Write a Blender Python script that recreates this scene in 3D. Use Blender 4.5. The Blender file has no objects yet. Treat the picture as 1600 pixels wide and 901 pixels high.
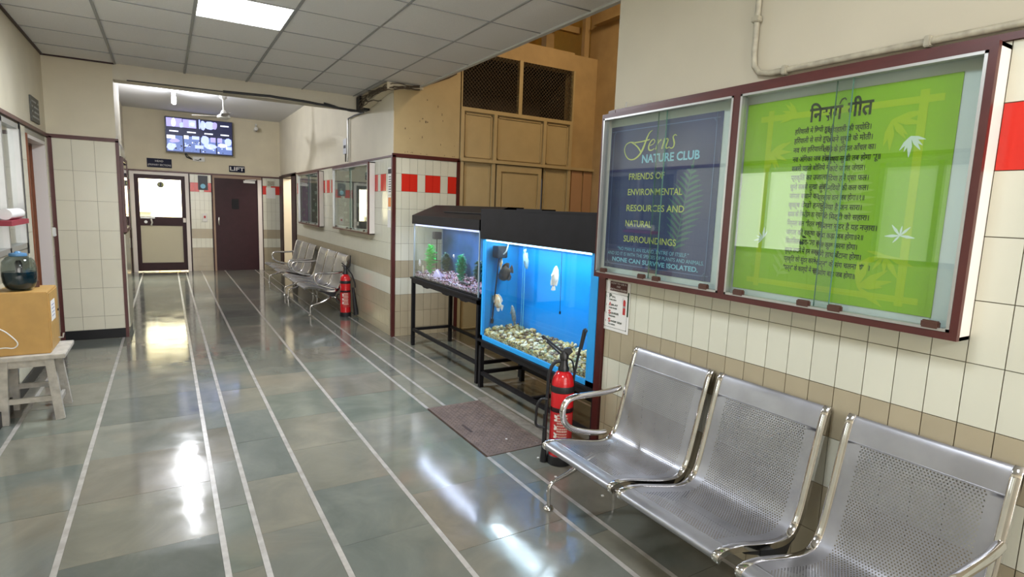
import bpy, bmesh, math, random
from mathutils import Vector, Matrix
random.seed(7)
PI = math.pi
SC = bpy.context.scene
COL = SC.collection
# ------------------------------------------------------------------ camera
cam = bpy.data.cameras.new('camera'); camo = bpy.data.objects.new('camera', cam); COL.objects.link(camo)
cam.sensor_width = 36.0; cam.sensor_fit = 'HORIZONTAL'; cam.lens = 887.946 / 1600 * 36
cam.clip_start = 0.02; cam.clip_end = 200
_r = Vector((0.85588257, -0.5159119, 0.03605469)); _u = Vector((0.03957481, 0.13484527, 0.99007605)); _w = Vector((0.51565382, 0.84596198, -0.13582883))
camo.matrix_world = Matrix(((_r.x, _u.x, -_w.x, 0), (_r.y, _u.y, -_w.y, 0), (_r.z, _u.z, -_w.z, 1.52738), (0, 0, 0, 1)))
SC.camera = camo
# ------------------------------------------------------------------ world and view
wd = bpy.data.worlds.new('world'); SC.world = wd; wd.use_nodes = True
wd.node_tree.nodes['Background'].inputs[0].default_value = (0.75, 0.85, 1, 1)
wd.node_tree.nodes['Background'].inputs[1].default_value = 0.05
SC.view_settings.view_transform = 'Standard'; SC.view_settings.look = 'None'
SC.view_settings.exposure = 0.35; SC.view_settings.gamma = 1.0; SC.view_settings.use_curve_mapping = False
cy = SC.cycles
cy.use_denoising = True; cy.max_bounces = 8; cy.diffuse_bounces = 4; cy.glossy_bounces = 4; cy.transmission_bounces = 6
cy.transparent_max_bounces = 16; cy.sample_clamp_indirect = 4.0; cy.caustics_reflective = False; cy.caustics_refractive = False
# ------------------------------------------------------------------ lamps (areas)
def area(name, loc, size, power, color, direction, sy=None):
    l = bpy.data.lights.new(name, 'AREA'); l.energy = power; l.color = color
    l.shape = 'RECTANGLE'; l.size = size; l.size_y = sy or size
    o = bpy.data.objects.new(name, l); COL.objects.link(o); o.location = loc
    o.rotation_euler = Vector(direction).to_track_quat('-Z', 'Y').to_euler()
    return o
LED = (0.86, 0.93, 1.0)
PW = dict(led=40, tube=70, alcove=28, big=10, small=11, room=700, wall_tube=50)
area('ceiling_panel_light', (0.54, 4.766, 2.86), 0.56, PW['led'] * 1.9, LED, (0, 0, -1))
area('ceiling_panel_light', (0.54, 1.09, 2.86), 0.56, PW['led'] * 0.55, LED, (0, 0, -1))
area('ceiling_panel_light', (0.54, -2.2, 2.86), 0.56, PW['led'] * 1.3, LED, (0, 0, -1))  # unseen panel added behind the camera as extra light, has no fitting
def point(name, loc, power, color, r=0.05):
    l = bpy.data.lights.new(name, 'POINT'); l.energy = power; l.color = color; l.shadow_soft_size = r
    o = bpy.data.objects.new(name, l); COL.objects.link(o); o.location = loc
for _y, _z, _p in ((8.95, 2.86, 0.3), (11.1, 3.10, 1.0)): point('bulb_light', (0.18, _y - 0.12, _z), PW['tube'] * _p, (0.93, 0.95, 1))
for _y in (-1.3, -0.7): point('wall_tube_light', (2.02, _y, 2.5), PW['wall_tube'] / 2, (1.0, 0.97, 0.90), 0.08)  # unseen tube added behind the camera to brighten the ceiling
area('entrance_daylight', (0.6, -3.9, 1.6), 2.6, 120, (1.0, 0.96, 0.90), (0, 1, 0.3), 2.2)  # added fill behind the camera, lifts the ceiling and the left pier
area('stairwell_lamp_light', (4.1, 4.2, 4.45), 0.5, PW['alcove'], (1.0, 0.78, 0.50), (0.1, 0.5, -1))
area('stair_landing_light', (4.3, 7.6, 5.1), 0.6, 130, (1.0, 0.66, 0.22), (0, -0.1, -1))
area('far_room_light', (0.0, 15.2, 2.7), 1.2, PW['room'], (1, 0.97, 0.88), (0, -0.15, -1))
area('side_room_light', (3.2, 12.4, 2.3), 0.5, 40, (1, 0.90, 0.78), (-0.5, 1, -0.6))
area('aquarium_tube_light', (2.42, 3.48, 1.285), 0.12, PW['big'], (0.85, 0.93, 1.0), (0.0, 0, -1), 1.35)
area('aquarium_tube_light', (2.37, 5.09, 1.335), 0.10, PW['small'], (0.80, 0.80, 1.0), (0, 0, -1), 1.4)

# ================================================================== helpers
class MB:
    def __init__(s): s.v = []; s.f = []; s.m = []; s.mi = 0
    def add(s, vs, fs):
        n = len(s.v); s.v += [tuple(p) for p in vs]; s.f += [tuple(i + n for i in f) for f in fs]; s.m += [s.mi] * len(fs); return s
    def box(s, x0, x1, y0, y1, z0, z1, bv=0.0):
        if x0 > x1: x0, x1 = x1, x0
        if y0 > y1: y0, y1 = y1, y0
        if z0 > z1: z0, z1 = z1, z0
        if bv > 0:
            return s.cbox(x0, x1, y0, y1, z0, z1, bv)
        vs = [(x0, y0, z0), (x1, y0, z0), (x1, y1, z0), (x0, y1, z0), (x0, y0, z1), (x1, y0, z1), (x1, y1, z1), (x0, y1, z1)]
        return s.add(vs, [(0, 3, 2, 1), (4, 5, 6, 7), (0, 1, 5, 4), (1, 2, 6, 5), (2, 3, 7, 6), (3, 0, 4, 7)])
    def cbox(s, x0, x1, y0, y1, z0, z1, b):
        bm = bmesh.new(); bmesh.ops.create_cube(bm, size=1)
        for v in bm.verts: v.co = Vector(((x0 + x1) / 2 + v.co.x * (x1 - x0), (y0 + y1) / 2 + v.co.y * (y1 - y0), (z0 + z1) / 2 + v.co.z * (z1 - z0)))
        bmesh.ops.bevel(bm, geom=bm.edges[:], offset=b, segments=2, affect='EDGES')
        s.add([v.co for v in bm.verts], [[v.index for v in f.verts] for f in bm.faces]); bm.free(); return s
    def bar(s, a, b, w, h=None, up=(0, 0, 1)):
        a = Vector(a); b = Vector(b); h = h or w; d = (b - a).normalized(); up = Vector(up)
        if abs(d.dot(up)) > 0.98: up = Vector((1, 0, 0))
        x = d.cross(up).normalized() * (w / 2); y = x.cross(d).normalized() * (h / 2)
        vs = [a - x - y, a + x - y, a + x + y, a - x + y, b - x - y, b + x - y, b + x + y, b - x + y]
        return s.add(vs, [(0, 3, 2, 1), (4, 5, 6, 7), (0, 1, 5, 4), (1, 2, 6, 5), (2, 3, 7, 6), (3, 0, 4, 7)])
    def tube(s, pts, r, seg=10, closed=False, flat=1.0, flat_dir=None):
        P = [Vector(p) for p in pts]; n = len(P); R = r if isinstance(r, (list, tuple)) else [r] * n
        base = len(s.v); nrm = None
        for i in range(n):
            if closed: t = P[(i + 1) % n] - P[i - 1]
            else: t = P[min(i + 1, n - 1)] - P[max(i - 1, 0)]
            t.normalize()
            if nrm is None:
                nrm = t.orthogonal().normalized() if flat_dir is None else Vector(flat_dir)
            nrm = (nrm - t * nrm.dot(t)).normalized(); bi = t.cross(nrm)
            for k in range(seg):
                a = 2 * PI * k / seg
                s.v.append(tuple(P[i] + nrm * math.cos(a) * R[i] * flat + bi * math.sin(a) * R[i]))
        for i in range(n if closed else n - 1):
            j = (i + 1) % n
            for k in range(seg):
                k2 = (k + 1) % seg
                s.f.append((base + i * seg + k, base + i * seg + k2, base + j * seg + k2, base + j * seg + k)); s.m.append(s.mi)
        if not closed:
            s.f.append(tuple(base + k for k in reversed(range(seg)))); s.m.append(s.mi)
            s.f.append(tuple(base + (n - 1) * seg + k for k in range(seg))); s.m.append(s.mi)
        return s
    def lathe(s, prof, c=(0, 0, 0), seg=24, mat=None, a0=0, a1=2 * PI):
        base = len(s.v); full = abs(a1 - a0 - 2 * PI) < 1e-6; ns = seg if full else seg + 1
        for (r, z) in prof:
            for k in range(ns):
                a = a0 + (a1 - a0) * k / seg; p = Vector((r * math.cos(a), r * math.sin(a), z))
                if mat: p = mat @ p
                s.v.append((c[0] + p.x, c[1] + p.y, c[2] + p.z))
        for i in range(len(prof) - 1):
            for k in range(seg):
                k2 = (k + 1) % ns
                s.f.append((base + i * ns + k, base + i * ns + k2, base + (i + 1) * ns + k2, base + (i + 1) * ns + k)); s.m.append(s.mi)
        return s
    def prism(s, poly, fn, d0, d1):
        n = len(poly); vs = [fn(a, b, d0) for a, b in poly] + [fn(a, b, d1) for a, b in poly]
        return s.add(vs, [tuple(reversed(range(n))), tuple(range(n, 2 * n))] + [(i, (i + 1) % n, n + (i + 1) % n, n + i) for i in range(n)])
    def build(s, name, mat, parent=None, smooth=False, loc=None, sharp=40):
        me = bpy.data.meshes.new(name)
        off = wloc(parent) if parent else Vector((0, 0, 0))
        L = Vector(loc) if loc is not None else off
        me.from_pydata([(p[0] - L.x, p[1] - L.y, p[2] - L.z) for p in s.v], [], s.f)
        mats = mat if isinstance(mat, (list, tuple)) else [mat]
        for m in mats: me.materials.append(m)
        if len(mats) > 1: me.polygons.foreach_set('material_index', s.m)
        bm = bmesh.new(); bm.from_mesh(me); bmesh.ops.recalc_face_normals(bm, faces=bm.faces[:]); bm.to_mesh(me); bm.free()
        if smooth:
            me.polygons.foreach_set('use_smooth', [True] * len(me.polygons))
            me.set_sharp_from_angle(angle=math.radians(sharp))
        me.update()
        return link(name, me, parent, L - off)
def link(name, me, parent=None, loc=(0, 0, 0)):
    o = bpy.data.objects.new(name, me); COL.objects.link(o); o.location = loc
    if parent: o.parent = parent
    return o
def wloc(o):
    v = Vector((0, 0, 0))
    while o: v = v + o.location; o = o.parent
    return v
def tag(o, label=None, cat=None, group=None, kind=None):
    if label: o['label'] = label
    if cat: o['category'] = cat
    if group: o['group'] = group
    if kind: o['kind'] = kind
    return o
def thing(name, label, cat, loc, group=None):
    o = bpy.data.objects.new(name, None); COL.objects.link(o); o.location = loc; o.empty_display_size = 0.1
    return tag(o, label, cat, group)
def copy_tree(o, parent=None):
    c = o.copy(); COL.objects.link(c)
    if parent: c.parent = parent
    for ch in list(o.children): copy_tree(ch, c)
    return c
def struct(o, label): return tag(o, label, None, None, 'structure')
# ------------------------------------------------------------------ materials
def newmat(name):
    m = bpy.data.materials.new(name); m.use_nodes = True; nt = m.node_tree; b = nt.nodes['Principled BSDF']; return m, nt, b
def pmat(name, col, rough=0.5, metal=0.0, var=0.0, vscale=8, bump=0.0, bscale=60, rvar=0.0, col2=None, spec=0.5, emit=None, estr=1, pervar=0.0, coat=0):
    m, nt, b = newmat(name); N = nt.nodes; L = nt.links
    b.inputs['Base Color'].default_value = (*col, 1); b.inputs['Roughness'].default_value = rough; b.inputs['Metallic'].default_value = metal
    b.inputs['Specular IOR Level'].default_value = spec; b.inputs['Coat Weight'].default_value = coat
    tc = N.new('ShaderNodeNewGeometry') if True else None
    out = None
    if var > 0 or col2:
        nz = N.new('ShaderNodeTexNoise'); nz.inputs['Scale'].default_value = vscale; nz.inputs['Detail'].default_value = 6; L.new(tc.outputs['Position'], nz.inputs['Vector'])
        rp = N.new('ShaderNodeValToRGB'); rp.color_ramp.elements[0].position = 0.35; rp.color_ramp.elements[1].position = 0.68
        c2 = col2 or tuple(c * (1 - var) for c in col)
        rp.color_ramp.elements[0].color = (*c2, 1); rp.color_ramp.elements[1].color = (*col, 1)
        L.new(nz.outputs['Fac'], rp.inputs['Fac']); out = rp.outputs['Color']
    if pervar > 0:
        oi = N.new('ShaderNodeObjectInfo'); mr = N.new('ShaderNodeMapRange'); mr.inputs['To Min'].default_value = 1 - pervar; mr.inputs['To Max'].default_value = 1 + pervar * 0.6
        L.new(oi.outputs['Random'], mr.inputs['Value']); mx = N.new('ShaderNodeMix'); mx.data_type = 'RGBA'; mx.blend_type = 'MULTIPLY'; mx.inputs['Factor'].default_value = 1
        if out: L.new(out, mx.inputs[6])
        else: mx.inputs[6].default_value = (*col, 1)
        cb = N.new('ShaderNodeCombineColor'); 
        for i in range(3): L.new(mr.outputs['Result'], cb.inputs[i])
        L.new(cb.outputs['Color'], mx.inputs[7]); out = mx.outputs[2]
    if out: L.new(out, b.inputs['Base Color'])
    if rvar > 0:
        n2 = N.new('ShaderNodeTexNoise'); n2.inputs['Scale'].default_value = vscale * 0.7; n2.inputs['Detail'].default_value = 5; L.new(tc.outputs['Position'], n2.inputs['Vector'])
        m2 = N.new('ShaderNodeMapRange'); m2.inputs['From Min'].default_value = 0.3; m2.inputs['From Max'].default_value = 0.7
        m2.inputs['To Min'].default_value = max(0.02, rough - rvar); m2.inputs['To Max'].default_value = rough + rvar
        L.new(n2.outputs['Fac'], m2.inputs['Value']); L.new(m2.outputs['Result'], b.inputs['Roughness'])
    if bump > 0:
        n3 = N.new('ShaderNodeTexNoise'); n3.inputs['Scale'].default_value = bscale; n3.inputs['Detail'].default_value = 4; L.new(tc.outputs['Position'], n3.inputs['Vector'])
        bp = N.new('ShaderNodeBump'); bp.inputs['Strength'].default_value = bump; bp.inputs['Distance'].default_value = 0.01
        L.new(n3.outputs['Fac'], bp.inputs['Height']); L.new(bp.outputs['Normal'], b.inputs['Normal'])
    if emit:
        b.inputs['Emission Color'].default_value = (*emit, 1); b.inputs['Emission Strength'].default_value = estr
    return m
def emat(name, col, st):
    m, nt, b = newmat(name); b.inputs['Base Color'].default_value = (*col, 1); b.inputs['Emission Color'].default_value = (*col, 1); b.inputs['Emission Strength'].default_value = st; b.inputs['Roughness'].default_value = 0.4; return m
def glassmat(name, tint, refl=1.0, rough=0.0, ior=1.5):
    m = bpy.data.materials.new(name); m.use_nodes = True; nt = m.node_tree; N = nt.nodes; L = nt.links; N.clear()
    o = N.new('ShaderNodeOutputMaterial'); mx = N.new('ShaderNodeMixShader'); t = N.new('ShaderNodeBsdfTransparent'); g = N.new('ShaderNodeBsdfGlossy'); fr = N.new('ShaderNodeFresnel')
    t.inputs[0].default_value = (*tint, 1); g.inputs['Roughness'].default_value = rough; g.inputs['Color'].default_value = (refl, refl, refl, 1); fr.inputs['IOR'].default_value = ior
    ge = N.new('ShaderNodeNewGeometry'); mr = N.new('ShaderNodeMapRange'); mr.inputs['To Min'].default_value = ior; mr.inputs['To Max'].default_value = 1 / ior
    L.new(ge.outputs['Backfacing'], mr.inputs['Value']); L.new(mr.outputs['Result'], fr.inputs['IOR'])   # same reflectance on both faces of a thin pane
    L.new(fr.outputs[0], mx.inputs[0]); L.new(t.outputs[0], mx.inputs[1]); L.new(g.outputs[0], mx.inputs[2]); L.new(mx.outputs[0], o.inputs[0]); return m
# stone slab: per slab shade, cloudy, worn polish
def slabmat():
    m, nt, b = newmat('polished_greenish_stone'); N = nt.nodes; L = nt.links
    geo = N.new('ShaderNodeNewGeometry'); oi = N.new('ShaderNodeObjectInfo')
    mp = N.new('ShaderNodeVectorMath'); mp.operation = 'ADD'
    sc = N.new('ShaderNodeVectorMath'); sc.operation = 'SCALE'; sc.inputs[3].default_value = 9.0
    cb = N.new('ShaderNodeCombineXYZ'); L.new(oi.outputs['Random'], cb.inputs[2]); L.new(cb.outputs[0], sc.inputs[0])
    L.new(geo.outputs['Position'], mp.inputs[0]); L.new(sc.outputs[0], mp.inputs[1])
    nz = N.new('ShaderNodeTexNoise'); nz.inputs['Scale'].default_value = 2.6; nz.inputs['Detail'].default_value = 9; nz.inputs['Roughness'].default_value = 0.62; nz.inputs['Distortion'].default_value = 0.6
    L.new(mp.outputs[0], nz.inputs['Vector'])
    rp = N.new('ShaderNodeValToRGB'); e = rp.color_ramp.elements
    e[0].position = 0.28; e[0].color = (0.112, 0.117, 0.106, 1); e[1].position = 0.75; e[1].color = (0.195, 0.190, 0.168, 1)
    e2 = e.new(0.5); e2.color = (0.144, 0.147, 0.133, 1)
    L.new(nz.outputs['Fac'], rp.inputs['Fac'])
    rp2 = N.new('ShaderNodeValToRGB'); rp2.color_ramp.interpolation = 'CONSTANT'; q = rp2.color_ramp.elements
    q[0].position = 0; q[0].color = (0.82, 0.86, 0.84, 1); q[1].position = 0.2; q[1].color = (1.05, 1.05, 1.0, 1)
    for p_, c_ in ((0.4, (0.92, 0.98, 0.96, 1)), (0.58, (1.18, 1.12, 1.0, 1)), (0.72, (0.95, 1.02, 0.94, 1)), (0.86, (1.1, 1.0, 0.9, 1))): k = q.new(p_); k.color = c_
    L.new(oi.outputs['Random'], rp2.inputs['Fac'])
    mx = N.new('ShaderNodeMix'); mx.data_type = 'RGBA'; mx.blend_type = 'MULTIPLY'; mx.inputs['Factor'].default_value = 1
    L.new(rp.outputs['Color'], mx.inputs[6]); L.new(rp2.outputs['Color'], mx.inputs[7])
    # rusty stains
    n4 = N.new('ShaderNodeTexNoise'); n4.inputs['Scale'].default_value = 1.1; n4.inputs['Detail'].default_value = 5; L.new(geo.outputs['Position'], n4.inputs['Vector'])
    r4 = N.new('ShaderNodeMapRange'); r4.inputs['From Min'].default_value = 0.54; r4.inputs['From Max'].default_value = 0.85; L.new(n4.outputs['Fac'], r4.inputs['Value'])
    mx2 = N.new('ShaderNodeMix'); mx2.data_type = 'RGBA'; mx2.inputs[7].default_value = (0.25, 0.205, 0.15, 1); L.new(r4.outputs['Result'], mx2.inputs['Factor']); L.new(mx.outputs[2], mx2.inputs[6])
    L.new(mx2.outputs[2], b.inputs['Base Color'])
    n5 = N.new('ShaderNodeTexNoise'); n5.inputs['Scale'].default_value = 5; n5.inputs['Detail'].default_value = 8; L.new(mp.outputs[0], n5.inputs['Vector'])
    r5 = N.new('ShaderNodeMapRange'); r5.inputs['From Min'].default_value = 0.3; r5.inputs['From Max'].default_value = 0.75; r5.inputs['To Min'].default_value = 0.06; r5.inputs['To Max'].default_value = 0.16
    L.new(n5.outputs['Fac'], r5.inputs['Value']); L.new(r5.outputs['Result'], b.inputs['Roughness'])
    n6 = N.new('ShaderNodeTexNoise'); n6.inputs['Scale'].default_value = 7; n6.inputs['Detail'].default_value = 6; L.new(mp.outputs[0], n6.inputs['Vector'])
    bp = N.new('ShaderNodeBump'); bp.inputs['Strength'].default_value = 0.08; bp.inputs['Distance'].default_value = 0.01; L.new(n6.outputs['Fac'], bp.inputs['Height']); L.new(bp.outputs['Normal'], b.inputs['Normal'])
    b.inputs['Specular IOR Level'].default_value = 0.75
    return m
M = {}
M['slab'] = slabmat()
M['strip'] = pmat('white_marble_strip', (0.40, 0.375, 0.345), 0.25, var=0.25, vscale=14)
M['joint'] = pmat('dark_joint_mortar', (0.07, 0.075, 0.065), 0.7, var=0.3)
M['cream'] = pmat('cream_wall_paint', (0.67, 0.60, 0.445), 0.7, var=0.08, vscale=3, bump=0.05, bscale=30)
M['white_wall'] = pmat('off_white_wall_paint', (0.64, 0.59, 0.475), 0.65, var=0.07, vscale=3, bump=0.05, bscale=30)
M['near_paint'] = pmat('warm_grey_cream_wall_paint', (0.50, 0.455, 0.35), 0.65, var=0.06, vscale=3, bump=0.05, bscale=30)
M['orange'] = pmat('stained_ochre_wall_paint', (0.50, 0.35, 0.17), 0.65, var=0.16, vscale=4, bump=0.08, bscale=20)
M['beige_paint'] = pmat('beige_enamel_paint', (0.50, 0.39, 0.21), 0.5, var=0.08, vscale=6, bump=0.04)
M['tile'] = pmat('cream_glazed_tile', (0.66, 0.65, 0.54), 0.16, var=0.03, vscale=5, pervar=0.05, spec=0.5)
M['tile_big'] = pmat('ivory_glazed_tile', (0.68, 0.64, 0.50), 0.2, var=0.03, vscale=5, pervar=0.03)
M['tile_tan'] = pmat('tan_glazed_tile', (0.42, 0.36, 0.25), 0.2, var=0.05, pervar=0.05)
M['tile_red'] = pmat('red_glazed_tile', (0.62, 0.025, 0.015), 0.2)
M['grout'] = pmat('brown_tile_grout', (0.16, 0.13, 0.085), 0.8)
M['grout_light'] = pmat('pale_tile_grout', (0.34, 0.31, 0.24), 0.8)
M['maroon'] = pmat('maroon_enamel_paint', (0.085, 0.018, 0.016), 0.35, var=0.2, vscale=10)
M['maroon_dark'] = pmat('dark_maroon_enamel_paint', (0.032, 0.009, 0.012), 0.4, var=0.2, spec=0.25)
M['black'] = pmat('black_paint', (0.012, 0.011, 0.013), 0.5, var=0.3, spec=0.2)
M['rubber'] = pmat('black_rubber', (0.012, 0.012, 0.014), 0.5)
M['ceil'] = pmat('speckled_grey_ceiling_board', (0.80, 0.78, 0.76), 0.8, var=0.08, vscale=160, bump=0.12, bscale=150, pervar=0.03)
M['tbar'] = pmat('dull_metal_ceiling_bar', (0.30, 0.30, 0.30), 0.55)
M['tbar_w'] = pmat('white_metal_ceiling_bar', (0.55, 0.55, 0.53), 0.5)
M['gap'] = pmat('dark_ceiling_joint', (0.10, 0.10, 0.095), 0.8)
M['ceil_plain'] = pmat('white_ceiling_paint', (0.60, 0.60, 0.62), 0.8, bump=0.03)
M['steel'] = pmat('perforated_painted_steel', (0.37, 0.37, 0.40), 0.38, metal=0.75, var=0.18, vscale=7, rvar=0.08)
M['chrome'] = pmat('polished_chrome', (0.72, 0.70, 0.69), 0.08, metal=1.0, var=0.12, vscale=20)
M['alu'] = pmat('brushed_aluminium', (0.50, 0.50, 0.49), 0.35, metal=0.8)
M['white_lam'] = pmat('white_laminate', (0.72, 0.66, 0.62), 0.35)
M['white_board'] = pmat('pale_backing_board', (0.62, 0.68, 0.68), 0.5)
M['glass'] = glassmat('clear_sliding_glass', (0.93, 0.965, 0.95), 1.0, 0.0, 1.6)
M['tank_glass'] = glassmat('aquarium_glass', (0.96, 0.98, 0.98), 1.0, 0.0, 1.4)
M['water'] = glassmat('blue_tinted_water', (0.90, 0.96, 1.0), 0.5, 0.0, 1.1)
M['green_paper'] = pmat('green_print', (0.235, 0.46, 0.004), 0.5)
M['green_pale'] = pmat('pale_green_print', (0.40, 0.57, 0.04), 0.5)
M['yellow_green'] = pmat('yellow_green_print', (0.36, 0.52, 0.004), 0.5)
M['fern_green'] = pmat('faded_leaf_print', (0.30, 0.50, 0.06), 0.5)
M['white_leaf'] = pmat('white_leaf_print', (0.60, 0.72, 0.62), 0.5)
M['ink'] = pmat('black_print_ink', (0.01, 0.03, 0.008), 0.6)
M['navy_paper'] = pmat('navy_print', (0.035, 0.05, 0.17), 0.5, var=0.2, vscale=3)
M['navy_line'] = pmat('pale_blue_print', (0.14, 0.19, 0.38), 0.5)
M['yellow_ink'] = pmat('yellow_print', (0.58, 0.62, 0.16), 0.5)
M['cyan_ink'] = pmat('light_blue_print', (0.24, 0.56, 0.74), 0.5)
M['teal_fern'] = pmat('dark_teal_fern_print', (0.05, 0.15, 0.14), 0.5)
M['paper'] = pmat('white_paper', (0.75, 0.73, 0.70), 0.6)
M['red'] = pmat('glossy_red_paint', (0.60, 0.012, 0.018), 0.16, coat=0.4)
M['red_label'] = pmat('red_label_print', (0.45, 0.03, 0.03), 0.4)
M['pink_ink'] = pmat('faded_white_print', (0.70, 0.50, 0.42), 0.5)
M['plastic_w'] = pmat('white_plastic', (0.7, 0.69, 0.66), 0.4)
M['plastic_b'] = pmat('black_plastic', (0.012, 0.012, 0.014), 0.35)
M['wood_y'] = pmat('yellow_oak_laminate', (0.50, 0.29, 0.085), 0.45, var=0.12, vscale=12)
M['wood_or'] = pmat('orange_brown_door_wood', (0.24, 0.075, 0.03), 0.5, var=0.3, vscale=6)
M['stool'] = pmat('worn_white_painted_wood', (0.50, 0.46, 0.40), 0.6, var=0.3, vscale=18)
M['blue_panel'] = pmat('bright_blue_backing', (0.0, 0.28, 0.74), 0.5)
M['blue_trim'] = pmat('sky_blue_silicone_trim', (0.02, 0.36, 0.85), 0.5)
M['dark_blue_panel'] = pmat('deep_blue_backing', (0.06, 0.17, 0.38), 0.6, vscale=5, col2=(0.025, 0.09, 0.15))
M['rust'] = pmat('rusty_checker_plate', (0.17, 0.115, 0.092), 0.55, metal=0.25, var=0.35, vscale=12, bump=0.25, bscale=90)
M['concrete'] = pmat('rough_cement', (0.22, 0.19, 0.155), 0.8, var=0.35, vscale=20, bump=0.3)
M['led'] = emat('led_panel_glow', (0.88, 0.93, 1.0), 9.0)
M['tube'] = emat('fluorescent_glow', (0.93, 0.96, 1.0), 30.0)
M['aqua_led'] = emat('aquarium_led_glow', (0.45, 0.80, 1.0), 4.0)
M['aqua_led2'] = emat('aquarium_violet_led_glow', (0.55, 0.60, 1.0), 1.3)
M['frosted'] = emat('daylit_frosted_pane', (0.90, 0.92, 0.80), 2.6)
M['frosted_dim'] = emat('dim_frosted_pane', (0.90, 0.92, 0.80), 0.5)
M['stone_lit'] = pmat('painted_yellow_plaster', (0.62, 0.42, 0.10), 0.7, var=0.1)
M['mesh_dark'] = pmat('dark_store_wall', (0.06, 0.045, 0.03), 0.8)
M['wire'] = pmat('dull_brown_wire', (0.09, 0.065, 0.04), 0.7)
M['cloth'] = pmat('grey_curtain_cloth', (0.17, 0.18, 0.16), 0.85, var=0.2)
M['conduit'] = pmat('dusty_cream_pipe', (0.42, 0.385, 0.29), 0.5, var=0.35, vscale=25)
M['skirt'] = pmat('dark_stone_skirting', (0.012, 0.012, 0.013), 0.4, spec=0.25)
M['brown_tab'] = pmat('brown_plastic', (0.07, 0.028, 0.02), 0.35)
M['bluewater'] = pmat('teal_blue_water', (0.006, 0.035, 0.06), 0.12)
M['jar'] = glassmat('clear_jar_plastic', (0.55, 0.60, 0.58), 1.0, 0.02, 1.5)

# ================================================================== FLOOR
XS = [-0.897, -0.449, 0.162, 0.309, 0.601, 1.054, 1.659, 1.802, 2.093, 2.239, 2.85]
fb = MB(); fb.box(-1.3, 5.3, -4.2, 17, -0.10, -0.012)
floor = struct(fb.build('floor', M['joint']), 'grey green polished stone slab floor with white marble strips')
SW = 0.026
colsx = [(-0.995, XS[0])] + list(zip(XS[:-1], XS[1:])) + [(2.85, 3.45), (3.45, 4.05), (4.05, 4.65), (4.65, 5.2)]
yoff = [0.3, 0.42, 0.45, 0.1, 0.35, 0.08, 0.38, 0.2, 0.33, 0.12, 0.25, 0.4, 0.1, 0.3, 0.2]
MH = (1.66, 2.10, 2.94, 3.895)
slab_cache = {}; nslab = 0; far = MB()
def slab(x0, x1, y0, y1, real):
    global nslab
    if real and nslab < 298:
        key = (round(x1 - x0, 3), round(y1 - y0, 3))
        if key not in slab_cache:
            w, h = key[0] / 2, key[1] / 2; b = MB(); b.box(-w, w, -h, h, -0.02, 0); me = b.build('slab', M['slab'], loc=(0, 0, 0)); slab_cache[key] = me.data; bpy.data.objects.remove(me)
        link('slab', slab_cache[key], floor, ((x0 + x1) / 2, (y0 + y1) / 2, random.uniform(-0.0006, 0.0006))); nslab += 1
    else: far.box(x0, x1, y0, y1, -0.02, 0)
G = 0.0012; cand = []
for ci, (a, b) in enumerate(colsx):
    x0 = a + (SW / 2 if ci > 0 and a < 2.9 else G); x1 = b - (SW / 2 if b < 2.9 else G)
    y = -4.0 + yoff[ci] - 0.575
    ymax = 13.86 if b <= 2.24 else 6.34
    while y < ymax:
        ya, yb = max(y + G, -4.0), min(y + 0.575 - G, ymax); y += 0.575
        if yb - ya < 0.02: continue
        if b > 2.25 and yb < 2.6: continue
        segs = [(ya, yb)]
        if x1 > MH[0] and x0 < MH[1]:
            segs = []
            if ya < MH[2]: segs.append((ya, min(yb, MH[2] - 0.003)))
            if yb > MH[3]: segs.append((max(ya, MH[3] + 0.003), yb))
        for s_ in segs:
            if s_[1] - s_[0] > 0.02: cand.append((abs(s_[0] - 2.8) + (20 if s_[0] < 0.8 else 0) + (4 if b > 2.25 else 0), x0, x1, *s_))
cand.sort()
for c in cand: slab(c[1], c[2], c[3], c[4], True)
far.box(2.24, 3.6, 12.0, 13.86, -0.02, -0.001)
far.box(-1.2, 1.3, 13.86, 17, -0.02, -0.001)
tag(far.build('slab', M['slab'], floor), kind='stuff')
for i, x in enumerate(XS):
    segs = [(-4.0, 13.86)] if x < 2.2 else ([(2.6, 6.33)] if x > 2.3 else [(-4, 6.33)])
    if x == 2.239: segs = [(2.56, 6.33)]
    out = []
    for (a, b) in segs:
        if MH[0] - 0.02 < x < MH[1] + 0.02: out += [(a, MH[2] - 0.003), (MH[3] + 0.003, b)]
        else: out.append((a, b))
    for (a, b) in out:
        y = a
        while y < b - 0.01:
            y2 = min(y + 1.2, b)
            bb = MB(); bb.box(x - SW / 2 + 0.0008, x + SW / 2 - 0.0008, y + 0.0006, y2 - 0.0006, -0.02, 0.0005); bb.build('marble_strip', M['strip'], floor); y = y2
# cement band beside the tanks' feet
bb = MB(); bb.box(2.115, 2.20, 2.95, 3.95, -0.02, 0.004); bb.build('cement_patch', M['concrete'], floor)
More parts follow.
